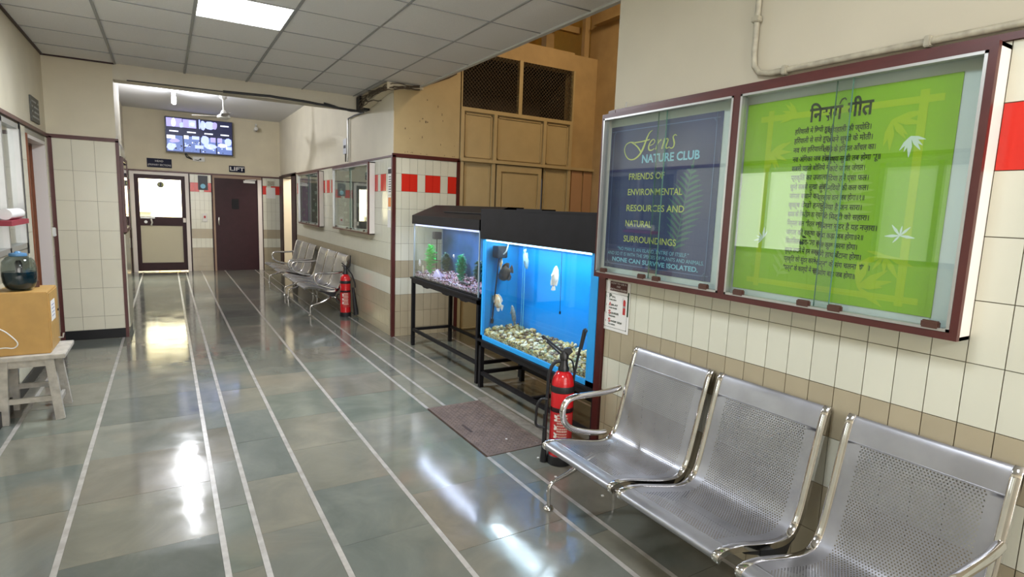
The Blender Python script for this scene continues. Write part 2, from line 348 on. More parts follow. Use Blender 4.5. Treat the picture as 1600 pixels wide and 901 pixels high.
# ================================================================== tiles
tile_cache = {}
def tile_grid(wall, to3, us, zs, matf, single=True, gap=0.0015, depth=0.006, limit=298, wins=(), name='tile'):
    n = 0; stuff = {}
    for i in range(len(us) - 1):
        for j in range(len(zs) - 1):
            u0, u1, z0, z1 = us[i] + gap, us[i + 1] - gap, zs[j] + gap, zs[j + 1] - gap
            if any(u1 > w[0] and u0 < w[1] and z1 > w[2] and z0 < w[3] for w in wins): continue
            m = matf(i, j)
            a = to3(0, 0, 0); 
            if single and n < limit:
                key = (wall.name, round(u1 - u0, 4), round(z1 - z0, 4), m.name)
                if key not in tile_cache:
                    b = MB(); hu, hz = (u1 - u0) / 2, (z1 - z0) / 2
                    P = [Vector(to3(s, t, d)) - Vector(a) for d in (-0.004, depth) for s, t in ((-hu, -hz), (hu, -hz), (hu, hz), (-hu, hz))]
                    b.add(P, [(0, 1, 2, 3), (4, 5, 6, 7), (0, 1, 5, 4), (1, 2, 6, 5), (2, 3, 7, 6), (3, 0, 4, 7)])
                    o = b.build(name, m, loc=(0, 0, 0)); tile_cache[key] = o.data; bpy.data.objects.remove(o)
                o = link(name, tile_cache[key], wall, to3((u0 + u1) / 2, (z0 + z1) / 2, 0)); n += 1
            else:
                b = stuff.setdefault(m.name, (MB(), m))[0]
                P = [Vector(to3(s, t, d)) for d in (-0.004, depth) for s, t in ((u0, z0), (u1, z0), (u1, z1), (u0, z1))]
                b.add(P, [(0, 1, 2, 3), (4, 5, 6, 7), (0, 1, 5, 4), (1, 2, 6, 5), (2, 3, 7, 6), (3, 0, 4, 7)])
    for k, (b, m) in stuff.items(): tag(b.build(name, m, wall), kind='stuff')
ZR = [0.0, 0.1, 0.3, 0.5, 0.7, 0.9, 1.1, 1.3, 1.5, 1.7, 1.9, 2.08]
def band(redf):
    def f(i, j):
        if j < 3: return M['tile_tan']
        if j == 4: return M['tile_tan']
        if j == 9 and redf(i): return M['tile_red']
        return M['tile']
    return f
# ------------------------------------------------------------------ near right wall
XN = 2.175
b = MB(); b.box(XN, XN + 0.22, -4.0, 2.54, 0, 2.1); b.box(XN + 0.004, XN + 0.22, -4.0, 2.54, 2.1, 4.6)
wall = struct(b.build('wall_right', [M['grout']]), 'cream painted wall above small glazed tiles, behind the near bench'); 
wall.data.materials.append(M['near_paint'])
for p in wall.data.polygons:
    if p.center.z > 2.1: p.material_index = 1
us = [2.50 - 0.1 * k for k in range(22)][::-1]
us = [0.457 + 0.1 * k for k in range(21)] + [2.50]
tile_grid(wall, lambda u, z, d: (XN - d, u, z), us, ZR, band(lambda i: i % 3 != 0), limit=290)
us2 = [-4.0] + [0.457 - 0.1 * k for k in range(44)][::-1][0:]
tile_grid(wall, lambda u, z, d: (XN - d, u, z), us2, ZR, band(lambda i: i % 3 != 0), single=False)
b = MB(); b.box(XN - 0.018, XN + 0.01, 0.70 - 4.7, 2.541, 2.08, 2.102); tag(b.build('trim_1', M['maroon']), 'maroon top trim of the near right tiling', None, None, 'structure')
b = MB(); b.box(XN - 0.02, XN + 0.24, 2.505, 2.56, 0, 2.10); tag(b.build('trim_2', M['maroon']), 'maroon corner strip where the near right wall ends', None, None, 'structure')
# ------------------------------------------------------------------ right wall beyond (with return)
XP, YP = 2.228, 6.34
b = MB(); b.box(XP, XP + 0.2, YP + 0.02, 12.0, 0, 2.1); b.box(XP, XP + 0.19, 13.55, 13.85, 0, 2.09)
wr = struct(b.build('wall_right_far', M['grout']), 'tiled and painted wall behind the two far benches')
b = MB(); b.box(XP + 0.004, XP + 0.2, YP + 0.02, 13.86, 2.1, 3.4); b.build('painted_plaster', M['white_wall'], wr)
us = [YP + 0.03 + 0.1 * k for k in range(57)]
tile_grid(wr, lambda u, z, d: (XP - d, u, z), us, ZR, band(lambda i: i % 3 != 1), single=False)
b = MB(); b.box(XP - 0.015, XP + 0.01, YP - 0.015, 12.0, 2.08, 2.102); tag(b.build('trim_3', M['maroon']), 'maroon top trim along the far right tiling', None, None, 'structure')
b = MB(); b.box(XP - 0.016, XP + 0.024, YP - 0.016, YP + 0.024, 0, 2.10); b.box(XP - 0.015, 3.05, YP - 0.016, YP + 0.01, 2.08, 2.122); b.box(3.02, 3.062, YP - 0.016, YP + 0.01, 0, 2.10)
tag(b.build('trim_4', M['maroon']), 'maroon frame around the tiled end of the right wall', None, None, 'structure')
b = MB(); b.box(XP + 0.004, 3.06, YP + 0.003, YP + 0.02, 0, 2.1); b.box(XP + 0.2, 3.06, YP + 0.02, YP + 0.2, 0, 2.1)
wre = struct(b.build('wall_right_return', M['grout']), 'narrow tiled wall end facing the camera with a red square row')
b = MB(); b.box(XP + 0.004, 3.05, YP + 0.001, YP + 0.02, 2.1, 2.93); b.box(XP + 0.2, 3.05, YP + 0.02, YP + 0.2, 2.1, 4.6); b.box(2.56, 3.05, YP + .001, YP + .02, 2.93, 4.6); b.build('painted_plaster', M['beige_paint'], wre)
us = [2.256, 2.326, 2.423, 2.519, 2.617, 2.711, 2.809, 2.905, 3.02]
tile_grid(wre, lambda u, z, d: (u, YP - d, z), us, ZR, band(lambda i: i in (1, 2, 4, 5, 7)))
# cracks / chips on plaster
b = MB()
for k in range(26):
    x = random.uniform(2.35, 3.0); z = random.uniform(2.2, 2.8) if k % 2 else 2.135 + random.uniform(0, 0.012); 
    w = random.uniform(0.004, 0.012); h = random.uniform(0.004, 0.03) if k % 2 else 0.005
    b.box(x, x + w, YP - 0.001, YP + 0.001, z, z + h)
b.prism([(2.60, 2.905), (2.72, 2.95), (2.9, 3.03), (3.0, 3.09), (2.99, 3.14), (2.8, 3.08), (2.6, 2.98)], lambda x, z, d: (x, d, z), YP - .002, YP + .002)
tag(b.build('paint_chips', M['wire'], wre), kind='stuff')
# ------------------------------------------------------------------ alcove back wall with panelled partition
YB = YP
AX0, AX1 = 3.05, 5.11
wa = MB()
wa.box(4.72, AX1, YB + 0.02, YB + 0.2, 0, 3.60)                 # plain ochre part right
wa.box(AX0, 4.72, YB + 0.02, YB + 0.2, 3.386, 3.62)            # beam over the mesh
wa.box(AX0, 3.50, YB + 0.02, YB + 0.2, 3.62, 4.6); wa.box(3.5, AX1, YB + 0.02, YB + 0.2, 4.35, 4.6)
walc = struct(wa.build('wall_alcove_back', M['orange']), 'ochre stained wall at the back of the stair alcove')
b = MB(); b.box(AX1, AX1 + 0.2, 2.5, YB + 0.2, 0, 4.6); struct(b.build('wall_alcove_right', M['orange']), 'ochre side wall of the stair alcove')
b = MB(); b.box(2.5, 5.3, 2.30, 2.5, 0, 4.6); struct(b.build('wall_alcove_front', M['orange']), 'ochre wall of the alcove behind the near right wall')
b = MB(); b.box(2.2, 5.3, 2.3, 8.8, 4.6, 4.7); struct(b.build('ceiling_alcove', M['cream']), 'high cream ceiling over the stair alcove')
# wooden frames
fr = MB(); F = 0.045; y0, y1 = YB - 0.012, YB + 0.05
def fbar(x0, x1, z0, z1, dy=0): fr.box(x0, x1, y0 + dy, y1, z0, z1)
fbar(3.062, 5.11, 2.10, 2.135, -0.02)
fbar(3.062, 4.72, 2.69, 2.735)
for x in (3.062, 3.515, 4.255, 4.675): fbar(x, x + F, 2.135, 2.69)
for x in (3.062, 3.505, 4.675): fbar(x, x + F, 0, 2.10)
fbar(3.86, 3.91, 2.735, 3.386); fbar(4.70, 4.725, 2.735, 3.386); fbar(3.062, 3.075, 2.735, 3.386)
part = thing('panelled_partition', 'beige painted wooden partition with mesh top, behind the aquariums', 'partition', (3.9, YB + 0.03, 0))
fr.build('frame', M['beige_paint'], part)
for (x0, x1, z0, z1) in ((3.107, 3.515, 2.135, 2.69), (3.56, 4.255, 2.135, 2.69), (4.30, 4.675, 2.135, 2.69), (3.107, 3.505, 0, 2.10), (4.30, 4.675, 0, 2.10)):
    p = MB(); p.box(x0, x1, YB + 0.02, YB + 0.045, z0, z1)
    g = MB(); t = 0.012
    for (a, b_, c, d) in ((x0 + .02, x0 + .02 + t, z0 + .02, z1 - .02), (x1 - .02 - t, x1 - .02, z0 + .02, z1 - .02), (x0 + .02, x1 - .02, z0 + .02, z0 + .02 + t), (x0 + .02, x1 - .02, z1 - .02 - t, z1 - .02)): g.box(a, b_, YB + 0.008, YB + 0.02, c, d)
    po = p.build('panel', M['beige_paint'], part); g.build('moulding', M['beige_paint'], po)
d = MB(); d.box(3.575, 3.64, YB - 0.01, YB + 0.03, 0, 2.09); d.box(4.20, 4.25, YB - 0.01, YB + 0.03, 0, 2.09); d.box(3.64, 4.20, YB - 0.01, YB + 0.03, 2.01, 2.09); d.box(3.64, 4.20, YB + 0.01, YB + 0.03, 0, 2.01)
d.box(3.66, 4.18, YB - 0.0, YB + 0.03, 0.05, 1.98)
dr = d.build('door_3', M['beige_paint']); struct(dr, 'beige flush door in the panelled partition')
# plain pinkish panels right of partition
b = MB(); b.box(4.75, 4.93, YB + 0.0, YB + 0.02, 0, 2.09); b.box(4.955, 5.10, YB + 0.0, YB + 0.02, 0, 2.09)
b.build('lower_panel', pmat('faded_pinkish_paint', (0.45, 0.26, 0.14), 0.6), walc)
# wire mesh
wm = MB(); s = 0.048; t = 0.0016; zb, zt = 2.735, 3.386
for (xa, xb) in ((3.075, 3.86), (3.91, 4.70)):
    n = int((xb - xa + zt - zb) / s)
    for sgn in (1, -1):
        for k in range(n + 1):
            c = k * s
            # line x - xa = c - (z - zb)
            pts = []
            for z in (zb, zt):
                x = c - (z - zb); pts.append((x, z))
            (xA, zA), (xB, zB) = pts; W = xb - xa
            if xA > W: zA = zb + (c - W); xA = W
            if xB < 0: zB = zb + c; xB = 0
            if zA >= zB: continue
            f = (lambda x: xa + x) if sgn > 0 else (lambda x: xb - x)
            wm.bar((f(xA), YB + 0.02, zA), (f(xB), YB + 0.02, zB), 0.004, 0.003, up=(0, 1, 0))
tag(wm.build('wire_mesh', M['wire'], part), kind='stuff')
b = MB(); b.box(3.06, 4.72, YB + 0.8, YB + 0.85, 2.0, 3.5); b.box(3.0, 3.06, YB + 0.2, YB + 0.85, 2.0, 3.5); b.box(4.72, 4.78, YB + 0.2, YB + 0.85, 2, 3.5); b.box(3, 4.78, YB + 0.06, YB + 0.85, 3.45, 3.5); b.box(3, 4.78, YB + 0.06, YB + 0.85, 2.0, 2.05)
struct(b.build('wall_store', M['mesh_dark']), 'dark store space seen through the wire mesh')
# landing beyond the upper opening
b = MB(); b.box(3.0, 5.5, 8.6, 8.7, 3.2, 5.4); b.box(5.4, 5.5, 6.5, 8.6, 3.2, 5.4); b.box(2.9, 3.0, 6.54, 8.6, 3.5, 5.4)
b.box(3.0, 5.5, 6.54, 8.7, 5.3, 5.4); b.box(3.0, 5.5, 6.54, 8.7, 3.5, 3.56)
struct(b.build('wall_landing', M['stone_lit']), 'yellow plastered stair landing seen above the partition')
b = MB(); b.box(4.62, 4.75, 6.9, 7.02, 3.56, 5.3); b.box(3.55, 5.1, 6.75, 6.82, 4.02, 4.10); b.box(5.02, 5.10, 6.55, 6.62, 3.56, 5.3)
tag(b.build('landing_post', M['orange']), 'ochre posts and rail of the stair landing above the partition', 'railing')
b = MB(); b.tube([(4.45, 7.15, 3.57), (4.45, 7.15, 5.25)], 0.03)
tag(b.build('drain_pipe', M['wire'], smooth=True), 'dark pipe standing on the stair landing', 'pipe')
b = MB(); b.box(3.75, 4.15, 8.58, 8.60, 3.8, 4.5)
o = b.build('window_3', M['frosted']); struct(o, 'bright small window at the stair landing')
# stains under the ledge + ledge on the right side wall
b = MB(); b.box(5.0, 5.112, 5.6, 6.35, 4.02, 4.06); b.build('ledge', M['orange'], walc)
# ================================================================== CEILING
CX = [-0.995, -0.394, 0.232, 0.848, 1.457, 2.075, 2.522]
CY = [0.79, 1.40, 2.01, 2.62, 3.236, 3.845, 4.462, 5.072, 5.684, 6.296, 6.908, 7.41]
ZC = 2.88
b = MB(); b.box(-0.995, 2.522, 2.54, 6.34, 2.93, 3.0); b.box(-0.995, 2.30, 6.34, 7.41, 2.93, 3.0); b.box(-0.995, 2.175, -4, 2.54, 2.93, 3.0)
ceil = struct(b.build('ceiling', M['gap']), 'suspended ceiling of grey square boards in metal bars')
b = MB(); b.box(-0.995, 2.175, -4, 0.78, 2.885, 2.93); b.build('plain_board', M['ceil'], ceil)
cc = {}
for i in range(6):
    for j in range(len(CY) - 1):
        x0, x1, ya, yb = CX[i], CX[i + 1], CY[j], CY[j + 1]
        if i == 5 and yb < 2.63: x1 = 2.17
        if i == 5 and ya > 6.2: x1 = 2.3 if ya > 6.3 else x1
        if i == 2 and abs(ya - 4.462) < .01: continue
        if i == 2 and abs(ya - 0.79) < .01: continue
        g = 0.006
        key = (round(x1 - x0, 3), round(yb - ya, 3))
        if key not in cc:
            w, h = key[0] / 2 - g, key[1] / 2 - g; q = MB(); q.box(-w, w, -h, h, 0, 0.015); o = q.build('ceiling_board', M['ceil'], loc=(0, 0, 0)); cc[key] = o.data; bpy.data.objects.remove(o)
        o = link('ceiling_board', cc[key], ceil, ((x0 + x1) / 2, (ya + yb) / 2, ZC + 0.003 + random.uniform(-0.0015, 0.002)))
        o.rotation_euler = (random.uniform(-.003, .003), random.uniform(-.003, .003), 0)
for k, x in enumerate(CX[1:-1]):
    hw = 0.010 if k < 3 else 0.006; q = MB(); q.box(x - hw, x + hw, 0.79, 7.41, ZC - 0.004, ZC + 0.02); q.build('ceiling_bar', M['tbar'], ceil)
q = MB(); q.box(2.515, 2.55, 2.54, 6.34, ZC - 0.012, ZC + 0.06); q.build('edge_bar', M['tbar_w'], ceil)
q = MB(); q.box(-0.999, -0.975, 0.79, 7.41, ZC - 0.006, ZC + 0.02); q.box(-0.995, -0.40, 7.39, 7.412, ZC - 0.008, ZC + 0.02); q.build('wall_bar', M['maroon_dark'], ceil)
for k, y in enumerate(CY[:-1]):
    q = MB(); q.box(-0.995, 2.52 if y > 2.6 else 2.17, y - 0.004, y + 0.004, ZC - 0.001, ZC + 0.018); q.build('cross_bar', M['tbar'], ceil)
# beam
b = MB(); b.box(-0.42, 2.232, 7.41, 7.62, 2.725, 3.29); struct(b.build('ceiling_beam', M['white_wall']), 'off white beam where the low ceiling ends')
b = MB(); b.box(-0.9, 2.4, 7.62, 13.86, 3.28, 3.36); struct(b.build('ceiling_far', M['ceil_plain']), 'white plastered ceiling of the far hall')
b = MB(); b.box(2.522, 2.55, 2.54, 6.34, 2.93, 4.6); struct(b.build('wall_above_ceiling', M['orange']), 'ochre wall above the edge of the suspended ceiling')
# LED panels
for (yy, lab) in ((4.766, 'bright square light panel set in the grey ceiling, top of the photo'), (1.09, 'bright square light panel in the ceiling above the camera')):
    t = thing('ceiling_light', lab, 'ceiling light', (0.54, yy, ZC), )
    q = MB(); s_ = 0.292
    q.box(.54 - s_, .54 + s_, yy - s_, yy + s_, ZC + 0.004, ZC + 0.02); q.build('diffuser', M['led'], t)
    q = MB()
    for (a, b_, c, d_) in ((-.304, -.292, -.304, .304), (.292, .304, -.304, .304), (-.292, .292, -.304, -.292), (-.292, .292, .292, .304)): q.box(.54 + a, .54 + b_, yy + c, yy + d_, ZC - 0.003, ZC + 0.02)
    q.build('frame', M['plastic_w'], t)
# ================================================================== LEFT WALL
XL = -0.995
wl = MB()
WIN = [(4.87, 6.10, 1.08, 2.07), (3.2, 4.12, 1.2, 2.04), (1.7, 2.6, 1.2, 2.04)]
DOOR = (6.36, 7.30, 0, 2.03)
def wall_with_holes(b, x0, x1, ya, yb, z0, z1, holes):
    ys = sorted({ya, yb} | {h[0] for h in holes} | {h[1] for h in holes}); zs = sorted({z0, z1} | {h[2] for h in holes} | {h[3] for h in holes})
    for i in range(len(ys) - 1):
        for j in range(len(zs) - 1):
            cy_, cz = (ys[i] + ys[i + 1]) / 2, (zs[j] + zs[j + 1]) / 2
            if any(h[0] < cy_ < h[1] and h[2] < cz < h[3] for h in holes): continue
            if ys[i] < ya - 1e-6 or ys[i + 1] > yb + 1e-6: continue
            b.box(x0, x1, ys[i], ys[i + 1], zs[j], zs[j + 1])
wall_with_holes(wl, XL - 0.2, XL, -4.0, 7.41, 0, 2.1, WIN + [DOOR])
wleft = struct(wl.build('wall_left', M['grout_light']), 'left wall with ivory tiles below and cream paint above')
b = MB(); b.box(XL - 0.2, XL - 0.002, -4, 7.41, 2.1, 3.0); b.build('painted_plaster', M['cream'], wleft)
us = [7.41 - 1.08 - 0.2 * k for k in range(28)][::-1]
us = [u for u in us] 
zs = [0.1, 0.3, 0.6, 0.9, 1.2, 1.5, 1.8, 2.08]
tile_grid(wleft, lambda u, z, d: (XL + d, u, z), [u for u in us if u > 0.7], zs, lambda i, j: M['tile_big'], wins=WIN + [DOOR])
tile_grid(wleft, lambda u, z, d: (XL + d, u, z), [7.31, 7.40], zs, lambda i, j: M['tile_big'])
b = MB(); b.box(XL - 0.005, XL + 0.022, -4, 7.40, 2.085, 2.115); struct(b.build('trim_5', M['maroon']), 'maroon trim along the top of the left wall tiles')
b = MB(); b.box(XL - 0.005, XL + 0.018, -4, 6.36, 0, 0.10); struct(b.build('baseboard_left', M['skirt']), 'dark skirting along the left wall')
# windows left
for wi, (ya, yb, z0, z1) in enumerate(WIN):
    q = MB(); t = 0.04
    for (a, b_, c, d_) in ((ya, ya + t, z0, z1), (yb - t, yb, z0, z1), (ya, yb, z0, z0 + t), (ya, yb, z1 - t, z1), ((ya + yb) / 2 - .02, (ya + yb) / 2 + .02, z0, z1)): q.box(XL - 0.06, XL + 0.008, a, b_, c, d_)
    wo = q.build('window_%d' % (wi + 1) if wi < 2 else 'window_4', M['alu'])
    struct(wo, ('aluminium sliding window with grey curtain behind, left edge of the photo', 'lit frosted window in the left wall, nearer the camera', 'lit frosted window in the left wall beside the camera')[wi])
    if wi == 0:
        q = MB(); n = 60; pts = []
        for k in range(n + 1): pts.append((ya + (yb - ya) * k / n, XL - 0.12 + 0.018 * math.sin(k * 1.35)))
        for k in range(n): q.add([(pts[k][1], pts[k][0], z0), (pts[k + 1][1], pts[k + 1][0], z0), (pts[k + 1][1], pts[k + 1][0], z1), (pts[k][1], pts[k][0], z1)], [(0, 1, 2, 3)])
        q.build('curtain', M['cloth'], wo, smooth=True)
        q = MB(); q.box(XL - 0.03, XL - 0.026, ya + t, yb - t, z0 + t, z1 - t); q.build('pane', M['glass'], wo)
        q = MB(); q.box(XL - 0.0, XL + 0.012, yb, yb + 0.02, z0 - 0.05, z1 + .02); q.build('dark_edge', M['plastic_b'], wo)
    else:
        for (a, b_) in ((ya + t, (ya + yb) / 2 - .02), ((ya + yb) / 2 + .02, yb - t)):
            q = MB(); q.box(XL - 0.04, XL - 0.034, a, b_, z0 + t, z1 - t); q.build('pane', M['frosted'] if wi == 1 else M['frosted_dim'], wo)
# left door
q = MB(); q.box(XL - 0.16, XL - 0.12, DOOR[0] + .03, DOOR[1] - .03, 0, 1.97)
dl = struct(q.build('door_1', M['wood_or']), 'orange brown wooden door in the left wall recess')
q = MB(); q.box(XL - 0.19, XL + 0.012, DOOR[0], DOOR[0] + 0.03, 0, DOOR[3]); q.box(XL - 0.19, XL - 0.1, DOOR[1] - 0.03, DOOR[1], 0, DOOR[3]); q.box(XL - 0.19, XL - 0.1, DOOR[0], DOOR[1], 1.98, DOOR[3]); q.build('door_frame', M['wood_or'], dl)
q = MB(); q.box(XL - 0.1, XL + 0.0, DOOR[1] - 0.012, DOOR[1], 0, DOOR[3]); q.box(XL - 0.1, XL + .0, DOOR[0] + .03, DOOR[1], 2.0, DOOR[3]); q.build('reveal', M['white_lam'], dl)
q = MB(); q.box(XL - 0.13, XL - 0.09, 7.0, 7.03, 1.0, 1.06); q.build('door_handle', M['alu'], dl)
q = MB(); q.box(XL, XL + 0.03, 7.325, 7.385, 1.10, 1.19, 0.006); tag(q.build('switch_box', M['plastic_w']), 'small white switch box on the left wall beside the brown door', 'switch')
# vent / plaque on left wall
t = thing('wall_plaque', 'dark grey rectangular plaque on the left wall above the brown door', 'plaque', (XL, 6.84, 2.25))
q = MB(); q.box(XL, XL + 0.012, 6.66, 7.03, 2.165, 2.385); q.build('plate', pmat('speckled_grey_sheet', (0.10, 0.10, 0.085), 0.5, var=0.6, vscale=60), t)
q = MB()
for k in range(4):
    for j in range(6):
        if random.random() < .8: q.box(XL + .012, XL + .0135, 6.69 + j * .055, 6.69 + j * .055 + .035, 2.20 + k * .045, 2.215 + k * .045)
tag(q.build('small_print', pmat('pale_grey_print', (0.3, 0.3, 0.28), 0.5), t), kind='stuff')
# ------------------------------------------------------------------ left pier
YL, XC = 7.412, -0.401
b = MB(); b.box(XL - 0.2, XC - 0.005, YL, 8.3, 0, 2.1)
pier = struct(b.build('wall_left_pier', M['grout_light']), 'pier at the left with large ivory tiles in a maroon frame')
b = MB(); b.box(XL - 0.2, XC - 0.019, YL + 0.002, 8.3, 2.1, 3.3); b.build('painted_plaster', M['cream'], pier)
tile_grid(pier, lambda u, z, d: (u, YL - d, z), [-0.957, -0.80, -0.61, -0.425], [0.1, 0.245, 0.55, 0.855, 1.16, 1.465, 1.77, 2.09], lambda i, j: M['tile_big'])
b = MB(); b.box(XL + 0.002, XL + 0.04, YL - 0.018, YL + 0.002, 0, 2.10); b.box(-0.428, XC + 0.002, YL - 0.018, YL + 0.03, 0, 2.10); b.box(XL, XC + 0.002, YL - 0.018, YL + 0.002, 2.085, 2.122)
struct(b.build('trim_6', M['maroon']), 'maroon frame around the ivory tiled pier at the left')
b = MB(); b.box(XL + .04, -0.428, YL - 0.02, YL, 0, 0.10); struct(b.build('baseboard_pier', M['skirt']), 'black skirting under the ivory tiled pier')
b = MB(); b.box(XC, XC + 0.012, 7.46, 8.24, 0.1, 1.12); b.box(XC, XC + .012, 7.46, 8.24, 1.95, 2.06); b.build('side_tiling', M['tile_big'], pier)
t = thing('side_notice_case', 'maroon framed glass case on the narrow side of the left pier', 'display case', (XC, 7.85, 1.5))
q = MB(); 
for (a, b_, c, d_) in ((7.46, 7.50, 1.14, 1.94), (8.20, 8.24, 1.14, 1.94), (7.5, 8.2, 1.14, 1.18), (7.5, 8.2, 1.90, 1.94)): q.box(XC, XC + 0.03, a, b_, c, d_)
q.build('frame', M['maroon'], t)
q = MB(); q.box(XC + 0.002, XC + 0.008, 7.5, 8.2, 1.18, 1.90); q.build('backing', pmat('cream_yellow_paper', (0.75, 0.62, 0.35), 0.6), t)
q = MB(); q.box(XC + 0.02, XC + 0.024, 7.5, 8.2, 1.18, 1.90); q.build('pane', M['glass'], t)
# far left wall
b = MB(); b.box(-0.86, -0.66, 8.3, 13.86, 0, 3.3); wfl = struct(b.build('wall_left_far', M['white_wall']), 'off white wall on the left of the far hall')
# ================================================================== FAR WALL
YF = 13.86
FX0, FX1 = -0.66, 2.228
D1 = (-0.60, 0.43); D2 = (0.86, 1.84)
fw = MB()
for (x0, x1, z0, z1) in ((FX0 - .2, D1[0], 0, 2.07), (D1[1], D2[0], 0, 2.07), (D2[1], FX1 + .2, 0, 2.07)): fw.box(x0, x1, YF, YF + 0.2, z0, z1)
wf = struct(fw.build('wall_far', M['grout_light']), 'far end wall with two doors and a row of red tiles')
b = MB(); b.box(FX0 - .2, FX1 + .2, YF + 0.002, YF + 0.2, 2.07, 3.36); b.build('painted_plaster', M['cream'], wf)
ZF = [0.0, 0.1, 0.3, 0.5, 0.7, 0.9, 1.1, 1.3, 1.5, 1.68, 1.87, 2.04]
tile_grid(wf, lambda u, z, d: (u, YF - d, z), [-0.655, -0.605], ZF, band(lambda i: True), single=False)
tile_grid(wf, lambda u, z, d: (u, YF - d, z), [0.45, 0.535, 0.62, 0.705, 0.79, 0.85], ZF, band(lambda i: i in (0, 1, 3, 4)), single=False)
tile_grid(wf, lambda u, z, d: (u, YF - d, z), [1.855, 1.94, 2.03, 2.12, 2.21], ZF, band(lambda i: i != 1), single=False)
b = MB(); b.box(FX0, FX1, YF - 0.02, YF + 0.005, 2.045, 2.075); struct(b.build('trim_7', M['maroon']), 'maroon trim above the doors of the far wall')
for x in (0.435, 0.855, 1.845, -0.625):
    b = MB(); b.box(x - 0.012, x + 0.012, YF - 0.018, YF + 0.005, 0, 2.05); struct(b.build('trim_8', M['maroon_dark']), 'thin dark upright strip beside a far door')
# door 1 : glazed
q = MB(); q.box(-0.60, -0.53, YF - 0.025, YF + 0.06, 0, 2.04); q.box(0.36, 0.425, YF - 0.025, YF + 0.06, 0, 2.04); q.box(-0.53, 0.36, YF - 0.025, YF + 0.06, 1.985, 2.04); q.box(-0.60, 0.43, YF + 0.0, YF + 0.05, 2.04, 2.075)
d1 = struct(q.build('door_2', M['white_lam']), 'maroon door with clear glass upper half and cream lower panel in the far wall')
q = MB(); q.box(-0.53, -0.455, YF, YF + 0.04, 0.02, 1.985); q.box(0.285, 0.36, YF, YF + 0.04, 0.02, 1.985); q.box(-0.455, 0.285, YF, YF + 0.04, 1.90, 1.985); q.box(-0.455, 0.285, YF, YF + 0.04, 0.955, 1.135); q.box(-0.455, 0.285, YF, YF + 0.04, 0.02, 0.19)
q.build('leaf_frame', M['maroon_dark'], d1)
q = MB(); q.box(-0.455, 0.285, YF + 0.012, YF + 0.03, 0.19, 0.955); q.build('lower_panel', M['beige_paint'].copy() if False else pmat('cream_door_panel', (0.50, 0.46, 0.34), 0.5), d1)
q = MB(); q.box(-0.455, 0.285, YF + 0.016, YF + 0.02, 1.135, 1.90); q.build('pane', M['glass'], d1)
q = MB(); q.box(-0.45, -0.2, YF - 0.03, YF - 0.015, 1.10, 1.125); q.tube([(-0.36, YF - 0.03, 1.03), (-0.36, YF - .005, 1.03)], 0.03); q.tube([(-0.27, YF - .03, 1.09), (-0.25, YF - .04, 1.02), (-0.27, YF - .03, .96)], 0.018); q.build('bolt', M['alu'], d1, smooth=True)
q = MB(); q.box(0.30, 0.35, YF - .02, YF, 1.03, 1.12); q.build('latch', M['white_lam'], d1)
q = MB(); q.lathe([(0, 0), (0.06, 0), (0.06, 0.01), (0, 0.01)], (-0.075, YF + 0.008, 1.79), 20, Matrix.Rotation(PI / 2, 3, 'X')); q.build('number_plate', M['plastic_b'], d1)
# door 2 : lift door
q = MB(); q.box(0.87, 0.905, YF - 0.02, YF + 0.06, 0, 2.035); q.box(1.755, 1.835, YF - 0.02, YF + 0.06, 0, 2.035); q.box(0.87, 1.835, YF - .018, YF + .06, 1.99, 2.075)
d2 = struct(q.build('door_4', pmat('dusty_brown_frame_paint', (0.30, 0.20, 0.14), 0.5)), 'dark maroon flush door under the lift sign')
q = MB(); q.box(0.905, 1.755, YF - 0.005, YF + 0.04, 0.0, 1.99); q.build('leaf', M['maroon_dark'], d2)
q = MB(); q.box(1.23, 1.37, YF - .012, YF - .004, 1.34, 1.56); q.build('notice_plate', M['black'], d2)
q = MB(); q.tube([(0.97, YF - .02, 0.99), (0.965, YF - .045, 1.04), (0.965, YF - .045, 1.10), (0.97, YF - .02, 1.15)], 0.012); q.build('door_handle', M['alu'], d2, smooth=True)
q = MB(); q.box(1.47, 1.70, YF - .06, YF - .005, 1.91, 1.96); q.bar((1.5, YF - .05, 1.97), (1.72, YF - .07, 1.985), .015); q.build('door_closer', M['plastic_w'], d2)
q = MB(); q.box(1.755, 1.835, YF - .024, YF - .018, 0, 1.99); q.build('frame_face', M['white_lam'], d2)
# doorway at far right
b = MB(); b.box(XP - 0.02, XP + 0.2, 12.0, 12.45, 0, 2.10); b.box(XP - .02, XP + .2, 13.48, 13.86, 0, 2.10); b.box(XP - .02, XP + .2, 12.0, 13.56, 2.05, 2.115); struct(b.build('trim_9', M['maroon_dark']), 'dark maroon door posts at the far right doorway')
b = MB(); b.box(2.225, 2.45, 13.44, 13.478, 0, 2.04)
struct(b.build('door_5', M['cream']), 'cream door edge seen in the far right doorway')
b = MB(); b.box(3.9, 4.0, 11.8, 14, 0, 3); b.box(2.43, 4, 13.7, 13.8, 0, 3); b.box(2.43, 4, 11.8, 11.9, 0, 3); b.box(2.4, 4, 11.8, 13.9, 2.9, 3.0); struct(b.build('wall_side_room', M['cream']), 'cream walls of the room through the far right doorway')
